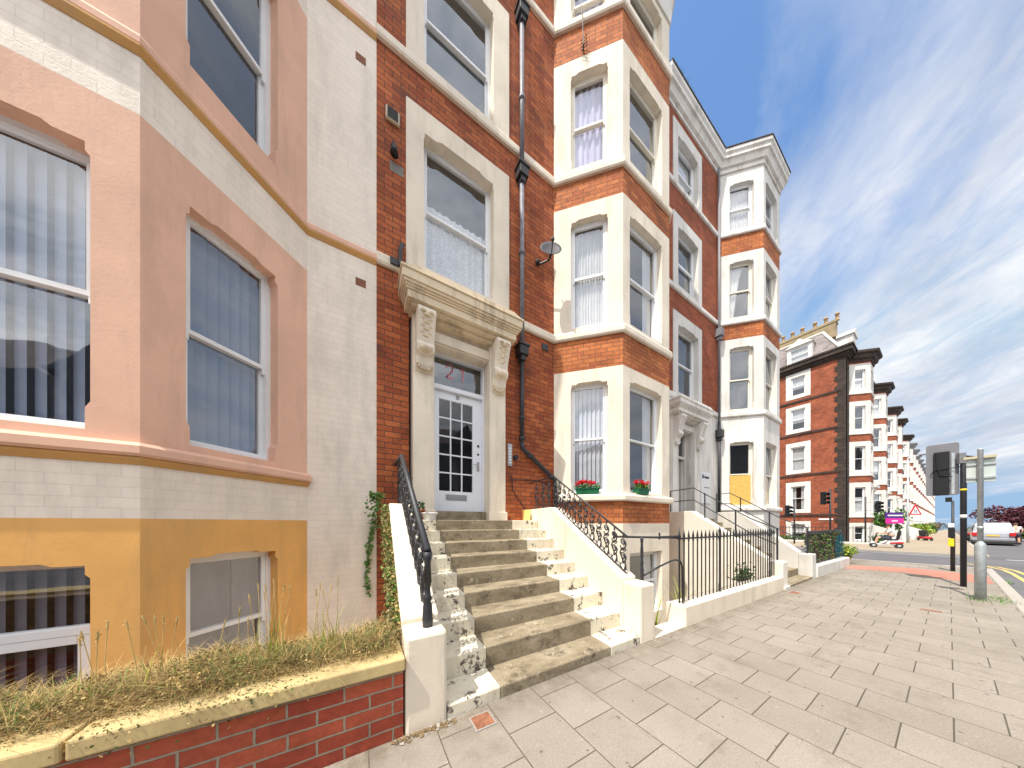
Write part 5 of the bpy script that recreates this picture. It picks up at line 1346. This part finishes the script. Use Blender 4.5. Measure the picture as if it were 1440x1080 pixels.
def person(label,x,y,z,ang,pose,shirt,legs,grp=None,shortleg=True):
    t=thing('person',label,'person',(x,y,z),grp)
    ca,sa=math.cos(ang),math.sin(ang)
    T=lambda p:Vector((x+p[0]*ca-p[1]*sa,y+p[0]*sa+p[1]*ca,z+p[2]))
    J=pose
    def ch(*ks): return [(k,T(J[k][0]),J[k][1]) for k in ks]
    skinned('body','skin',[ch('pel','sp','ch','nk','hd','hd2'),ch('pel','hl','kl','al','tl'),ch('pel','hr','kr','ar','tr'),ch('ch','sl','el','wl','pl'),ch('ch','sr','er','wr','pr')]
      +[[('pl',T(J['pl'][0]),.03),('fl%d'%q,T([J['pl'][0][i]+(.07,.012*(q-1.5),-.02)[i] for i in range(3)]),.009)] for q in range(4)]
      +[[('pr',T(J['pr'][0]),.03),('fr%d'%q,T([J['pr'][0][i]+(.07,.012*(q-1.5),-.02)[i] for i in range(3)]),.009)] for q in range(4)],t)
    def up(k,f=1.18,d=.012): return (k+'c',T(J[k][0]),(J[k][1]+d) if not isinstance(J[k][1],tuple) else (J[k][1][0]+d,J[k][1][1]+d))
    mid=lambda a,b,f,r:(a+b+'c',T([J[a][0][i]*(1-f)+J[b][0][i]*f for i in range(3)]),r)
    skinned('shirt',shirt,[[up('pel'),up('sp'),up('ch'),mid('ch','nk',.6,.07)],[up('ch'),up('sl'),mid('sl','el',.7,.062)],[up('ch'),up('sr'),mid('sr','er',.7,.062)]],t)
    skinned('shorts',legs,[[('pc',T(J['pel'][0]),.155),up('hl',d=.022),mid('hl','kl',.85,.09)],[('pc',T(J['pel'][0]),.155),up('hr',d=.022),mid('hr','kr',.85,.09)]],t)
    m=MB(); h=T([J['hd2'][0][0]-.02,J['hd2'][0][1],J['hd2'][0][2]+.035]); m.ball(h,.105,12,8,(1,1,.85),0,.04); m.build('hair','hair',t,smooth=True)
    m=MB()
    for s_ in ('tl','tr'): p=T([J[s_][0][0]-.05,J[s_][0][1],J[s_][0][2]-.01]); m.ball(p,.06,8,6,(1.9,.8,.7))
    m.build('shoes','rubber',t,smooth=True)
    m=MB(); hd=J['hd2'][0]
    for e in (-1,1): m.ball(T([hd[0]+.095,hd[1]+e*.032,hd[2]-.01]),.013,6,4)
    m.build('eyes','ink',t)
    return t
stand={'pel':((0,0,.93),.13),'sp':((0,0,1.12),.125),'ch':((.0,0,1.34),.145),'nk':((.0,0,1.50),.06),'hd':((.02,0,1.58),.075),'hd2':((.03,0,1.66),.095),
 'hl':((0,.10,.88),.10),'kl':((.04,.11,.50),.065),'al':((0,.11,.09),.045),'tl':((.13,.12,.04),.035),'hr':((0,-.10,.88),.10),'kr':((.0,-.12,.50),.065),'ar':((-.06,-.12,.09),.045),'tr':((.07,-.13,.04),.035),
 'sl':((0,.20,1.42),.06),'el':((-.03,.27,1.16),.045),'wl':((.06,.27,.93),.032),'pl':((.09,.26,.86),.035),'sr':((0,-.20,1.42),.06),'er':((-.03,-.27,1.16),.045),'wr':((.06,-.27,.93),.032),'pr':((.09,-.26,.86),.035)}
X,Y=46,-2.75; person('man in white t-shirt and dark shorts standing at the right of the silver van',X,Y,gz(X)-.07,R(20),stand,'shirt','shorts')
sit={'pel':((-.05,0,.62),.14),'sp':((-.08,0,.82),.14),'ch':((-.04,0,1.04),.15),'nk':((.0,0,1.19),.06),'hd':((.03,0,1.26),.075),'hd2':((.05,0,1.34),.095),
 'hl':((.03,.11,.60),.10),'kl':((.42,.14,.62),.068),'al':((.50,.14,.24),.045),'tl':((.62,.14,.20),.035),'hr':((.03,-.11,.60),.10),'kr':((.42,-.14,.62),.068),'ar':((.50,-.14,.24),.045),'tr':((.62,-.14,.20),.035),
 'sl':((-.02,.20,1.10),.06),'el':((.12,.27,.88),.045),'wl':((.36,.22,.86),.032),'pl':((.43,.20,.87),.035),'sr':((-.02,-.20,1.10),.06),'er':((.12,-.27,.88),.045),'wr':((.36,-.22,.86),.032),'pr':((.43,-.20,.87),.035)}
def scooter(label,x,y,z,ang,basket=True,m1='signwhite',m2='scred'):
    t=thing('mobility_scooter',label,'mobility scooter',(x,y,z),'mobility scooters')
    ca,sa=math.cos(ang),math.sin(ang); T=lambda a,b,c:Vector((x+a*ca-b*sa,y+a*sa+b*ca,z+c))
    f=Fr(x,y,math.degrees(ang),z)
    m=MB(); m.prism(f,[(-.45,.16),(.62,.16),(.68,.30),(.60,.42),(.48,.24),(.12,.22),(.05,.42),(-.40,.46),(-.52,.30)],-.22,.22); m.build('body',m2 if not basket else m1,t,bevel=.03)
    m=MB(); m.prism(f,[(-.5,.28),(-.02,.24),(.0,.34),(-.45,.40)],-.26,.26); m.build('rear_fairing',m2,t,bevel=.02)
    for a,b in ((-.33,.24),(-.33,-.24),(.56,.20),(.56,-.20)):
        m=MB(); m.tube([T(a,b-.05,.14),T(a,b+.05,.14)],.14,14); w=m.build('wheel','rubber',t); m=MB(); m.tube([T(a,b-.055,.14),T(a,b+.055,.14)],.07,10); m.build('rim','alu',w)
    m=MB(); m.box(f,-.32,.14,.46,.54,-.22,.22); m.prism(f,[(-.34,.54),(-.26,.54),(-.32,1.02),(-.42,1.02)],-.21,.21); m.build('seat','blackplastic',t,bevel=.03)
    m=MB(); m.tube([T(.56,0,.34),T(.42,0,.90)],.03,8); m.tube([T(.42,-.26,.90),T(.42,.26,.90)],.018,8); m.build('tiller','blackplastic',t)
    return t
Z=15.9; X,Y=Zg(1250,Z); g=gz(X)
scooter('white and red mobility scooter ridden across the far junction',X,Y,g,R(100))
person('person in a pale sleeveless top riding the white and red mobility scooter',X,Y,g,R(100),sit,'shirt','shorts')
X,Y=Zg(1292,26); scooter('red and black mobility scooter parked by the far garden walls',X,Y-.3,gz(X),R(200),False,'scred','scred')
op_=thing('terraced_house','dark terrace across the street, seen only mirrored in the near windows','house',(0,-21,0))
m=MB(); m.hprism([(-34,-30),(34,-30),(34,-21),(-34,-21)],-.5,10.5); m.build('wall','lead',op_)
m=MB()
for k in range(8):
    x=-33+k*8.4; m.hprism([(x,-21),(x+4,-21),(x+3,-20),(x+1,-20)],-.5,8.5 if k%2 else 11.2)
    m.prism(Fr(x,-20.6,0),[(0,10.5),(4.4,10.5),(2.2,13.2)],-.2,.6)
m.build('bay','lead',op_)
m=MB(); m.v=[Vector(v) for v in ((-34,-21,10.5),(34,-21,10.5),(34,-25.5,14),(-34,-25.5,14),(-34,-30,10.5),(34,-30,10.5))]; m.f=[(0,1,2,3),(3,2,5,4),(0,3,4),(1,5,2)]; m.m=[0]*4; m.build('roof','slate',op_)
# ------------------------------------------------------------------ SEA and SKY, LIGHT, CAMERA
sheet('sea','water',[[(480,-3000,-12),(6000,-3000,-12),(6000,3000,-12),(480,3000,-12)]])
sun_el=R(61.5); sun_az=R(12.5)   # light travels towards +s, slightly +d
L=Vector((math.cos(sun_el)*math.cos(sun_az),math.cos(sun_el)*math.sin(sun_az),-math.sin(sun_el)))
sd_=bpy.data.lights.new('sun','SUN'); sd_.energy=3.3; sd_.angle=R(.5); sd_.color=(1,.94,.84)
so=bpy.data.objects.new('sun',sd_); COL.objects.link(so); so.rotation_euler=L.to_track_quat('-Z','Y').to_euler(); so.location=(-10,-5,30)
w=bpy.data.worlds.new('World'); SC.world=w; w.use_nodes=True; nt=w.node_tree; bg=nt.nodes['Background']
sky=N(nt,'ShaderNodeTexSky'); sky.sky_type='NISHITA'; sky.sun_disc=False; sky.sun_elevation=sun_el
S=-L; sky.sun_rotation=math.atan2(S.x,S.y); sky.dust_density=1.0; sky.ozone_density=1.5; sky.air_density=1.0
tc=N(nt,'ShaderNodeTexCoord'); sp=N(nt,'ShaderNodeSeparateXYZ'); nt.links.new(tc.outputs['Generated'],sp.inputs[0])
mz=N(nt,'ShaderNodeMath',operation='MAXIMUM'); mz.inputs[1].default_value=0; nt.links.new(sp.outputs[2],mz.inputs[0])
az=N(nt,'ShaderNodeMath',operation='ADD'); az.inputs[1].default_value=.14; nt.links.new(mz.outputs[0],az.inputs[0])
dv=[]
for k in (0,1):
    q=N(nt,'ShaderNodeMath',operation='DIVIDE'); nt.links.new(sp.outputs[k],q.inputs[0]); nt.links.new(az.outputs[0],q.inputs[1]); dv.append(q)
cb=N(nt,'ShaderNodeCombineXYZ'); nt.links.new(dv[0].outputs[0],cb.inputs[0]); nt.links.new(dv[1].outputs[0],cb.inputs[1])
mp=N(nt,'ShaderNodeMapping'); hdg=ALPHA-math.atan(180/365.0)
mp.vector_type='TEXTURE'; mp.inputs['Rotation'].default_value=(0,0,hdg); mp.inputs['Scale'].default_value=(1.9,1,1); nt.links.new(cb.outputs[0],mp.inputs[0])
n1=N(nt,'ShaderNodeTexNoise',Scale=1.3,Detail=10,Roughness=.6,Distortion=.6); nt.links.new(mp.outputs[0],n1.inputs['Vector'])
n2=N(nt,'ShaderNodeTexNoise',Scale=.42,Detail=3,Roughness=.5); nt.links.new(cb.outputs[0],n2.inputs['Vector'])
ad=N(nt,'ShaderNodeMath',operation='ADD'); nt.links.new(n1.outputs[0],ad.inputs[0]); nt.links.new(n2.outputs[0],ad.inputs[1])
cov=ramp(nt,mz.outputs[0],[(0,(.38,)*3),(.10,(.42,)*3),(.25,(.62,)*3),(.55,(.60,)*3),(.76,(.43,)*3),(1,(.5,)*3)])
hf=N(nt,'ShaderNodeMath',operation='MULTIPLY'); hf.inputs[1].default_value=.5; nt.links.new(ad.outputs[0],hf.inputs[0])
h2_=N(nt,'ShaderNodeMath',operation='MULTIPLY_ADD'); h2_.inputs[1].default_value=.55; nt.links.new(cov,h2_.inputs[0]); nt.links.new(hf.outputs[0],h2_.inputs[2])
# unseen cloud added behind the camera and sunward, brightened to fill the shaded facades
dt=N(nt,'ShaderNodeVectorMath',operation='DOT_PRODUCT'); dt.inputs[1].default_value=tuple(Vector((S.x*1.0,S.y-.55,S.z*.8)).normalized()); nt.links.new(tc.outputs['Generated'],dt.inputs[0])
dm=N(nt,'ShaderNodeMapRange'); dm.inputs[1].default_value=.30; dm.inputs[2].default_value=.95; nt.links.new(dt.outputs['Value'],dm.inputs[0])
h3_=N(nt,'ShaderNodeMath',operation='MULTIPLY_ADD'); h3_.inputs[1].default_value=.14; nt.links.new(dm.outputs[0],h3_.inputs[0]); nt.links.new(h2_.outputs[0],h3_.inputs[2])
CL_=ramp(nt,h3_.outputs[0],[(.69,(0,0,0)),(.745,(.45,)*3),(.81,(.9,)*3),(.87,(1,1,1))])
skb=mix(nt,1,sky.outputs[0],(.110,.137,.155),'MULTIPLY')
skb=mix(nt,1,skb,(.20,.31,.45),'DARKEN')
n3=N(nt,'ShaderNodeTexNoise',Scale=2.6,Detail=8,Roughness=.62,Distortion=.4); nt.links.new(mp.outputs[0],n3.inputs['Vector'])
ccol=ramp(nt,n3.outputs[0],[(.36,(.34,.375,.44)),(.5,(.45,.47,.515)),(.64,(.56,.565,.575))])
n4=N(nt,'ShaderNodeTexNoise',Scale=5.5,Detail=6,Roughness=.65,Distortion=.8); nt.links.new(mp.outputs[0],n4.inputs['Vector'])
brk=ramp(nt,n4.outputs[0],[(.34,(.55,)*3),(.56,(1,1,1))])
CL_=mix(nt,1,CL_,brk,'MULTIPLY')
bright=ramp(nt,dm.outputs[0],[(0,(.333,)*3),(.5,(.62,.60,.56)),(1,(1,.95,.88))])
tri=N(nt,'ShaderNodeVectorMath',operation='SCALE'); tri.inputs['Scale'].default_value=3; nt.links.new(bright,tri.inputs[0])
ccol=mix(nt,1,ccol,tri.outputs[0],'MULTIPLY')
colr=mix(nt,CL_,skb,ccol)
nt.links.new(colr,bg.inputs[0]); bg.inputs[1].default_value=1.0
cam=bpy.data.cameras.new('camera'); co=bpy.data.objects.new('camera',cam); COL.objects.link(co); SC.camera=co
co.location=(0,0,EYE); co.rotation_euler=(R(90),0,ALPHA-R(90)); cam.sensor_width=36; cam.lens=36*F_PX/1440; cam.shift_y=(736-540)/1440; cam.clip_start=.05; cam.clip_end=9000
SC.view_settings.view_transform='Standard'; SC.view_settings.look='None'; SC.view_settings.exposure=.84; SC.view_settings.gamma=1
SC.render.engine='CYCLES'
try: SC.cycles.max_bounces=8; SC.cycles.transparent_max_bounces=16
except Exception: pass
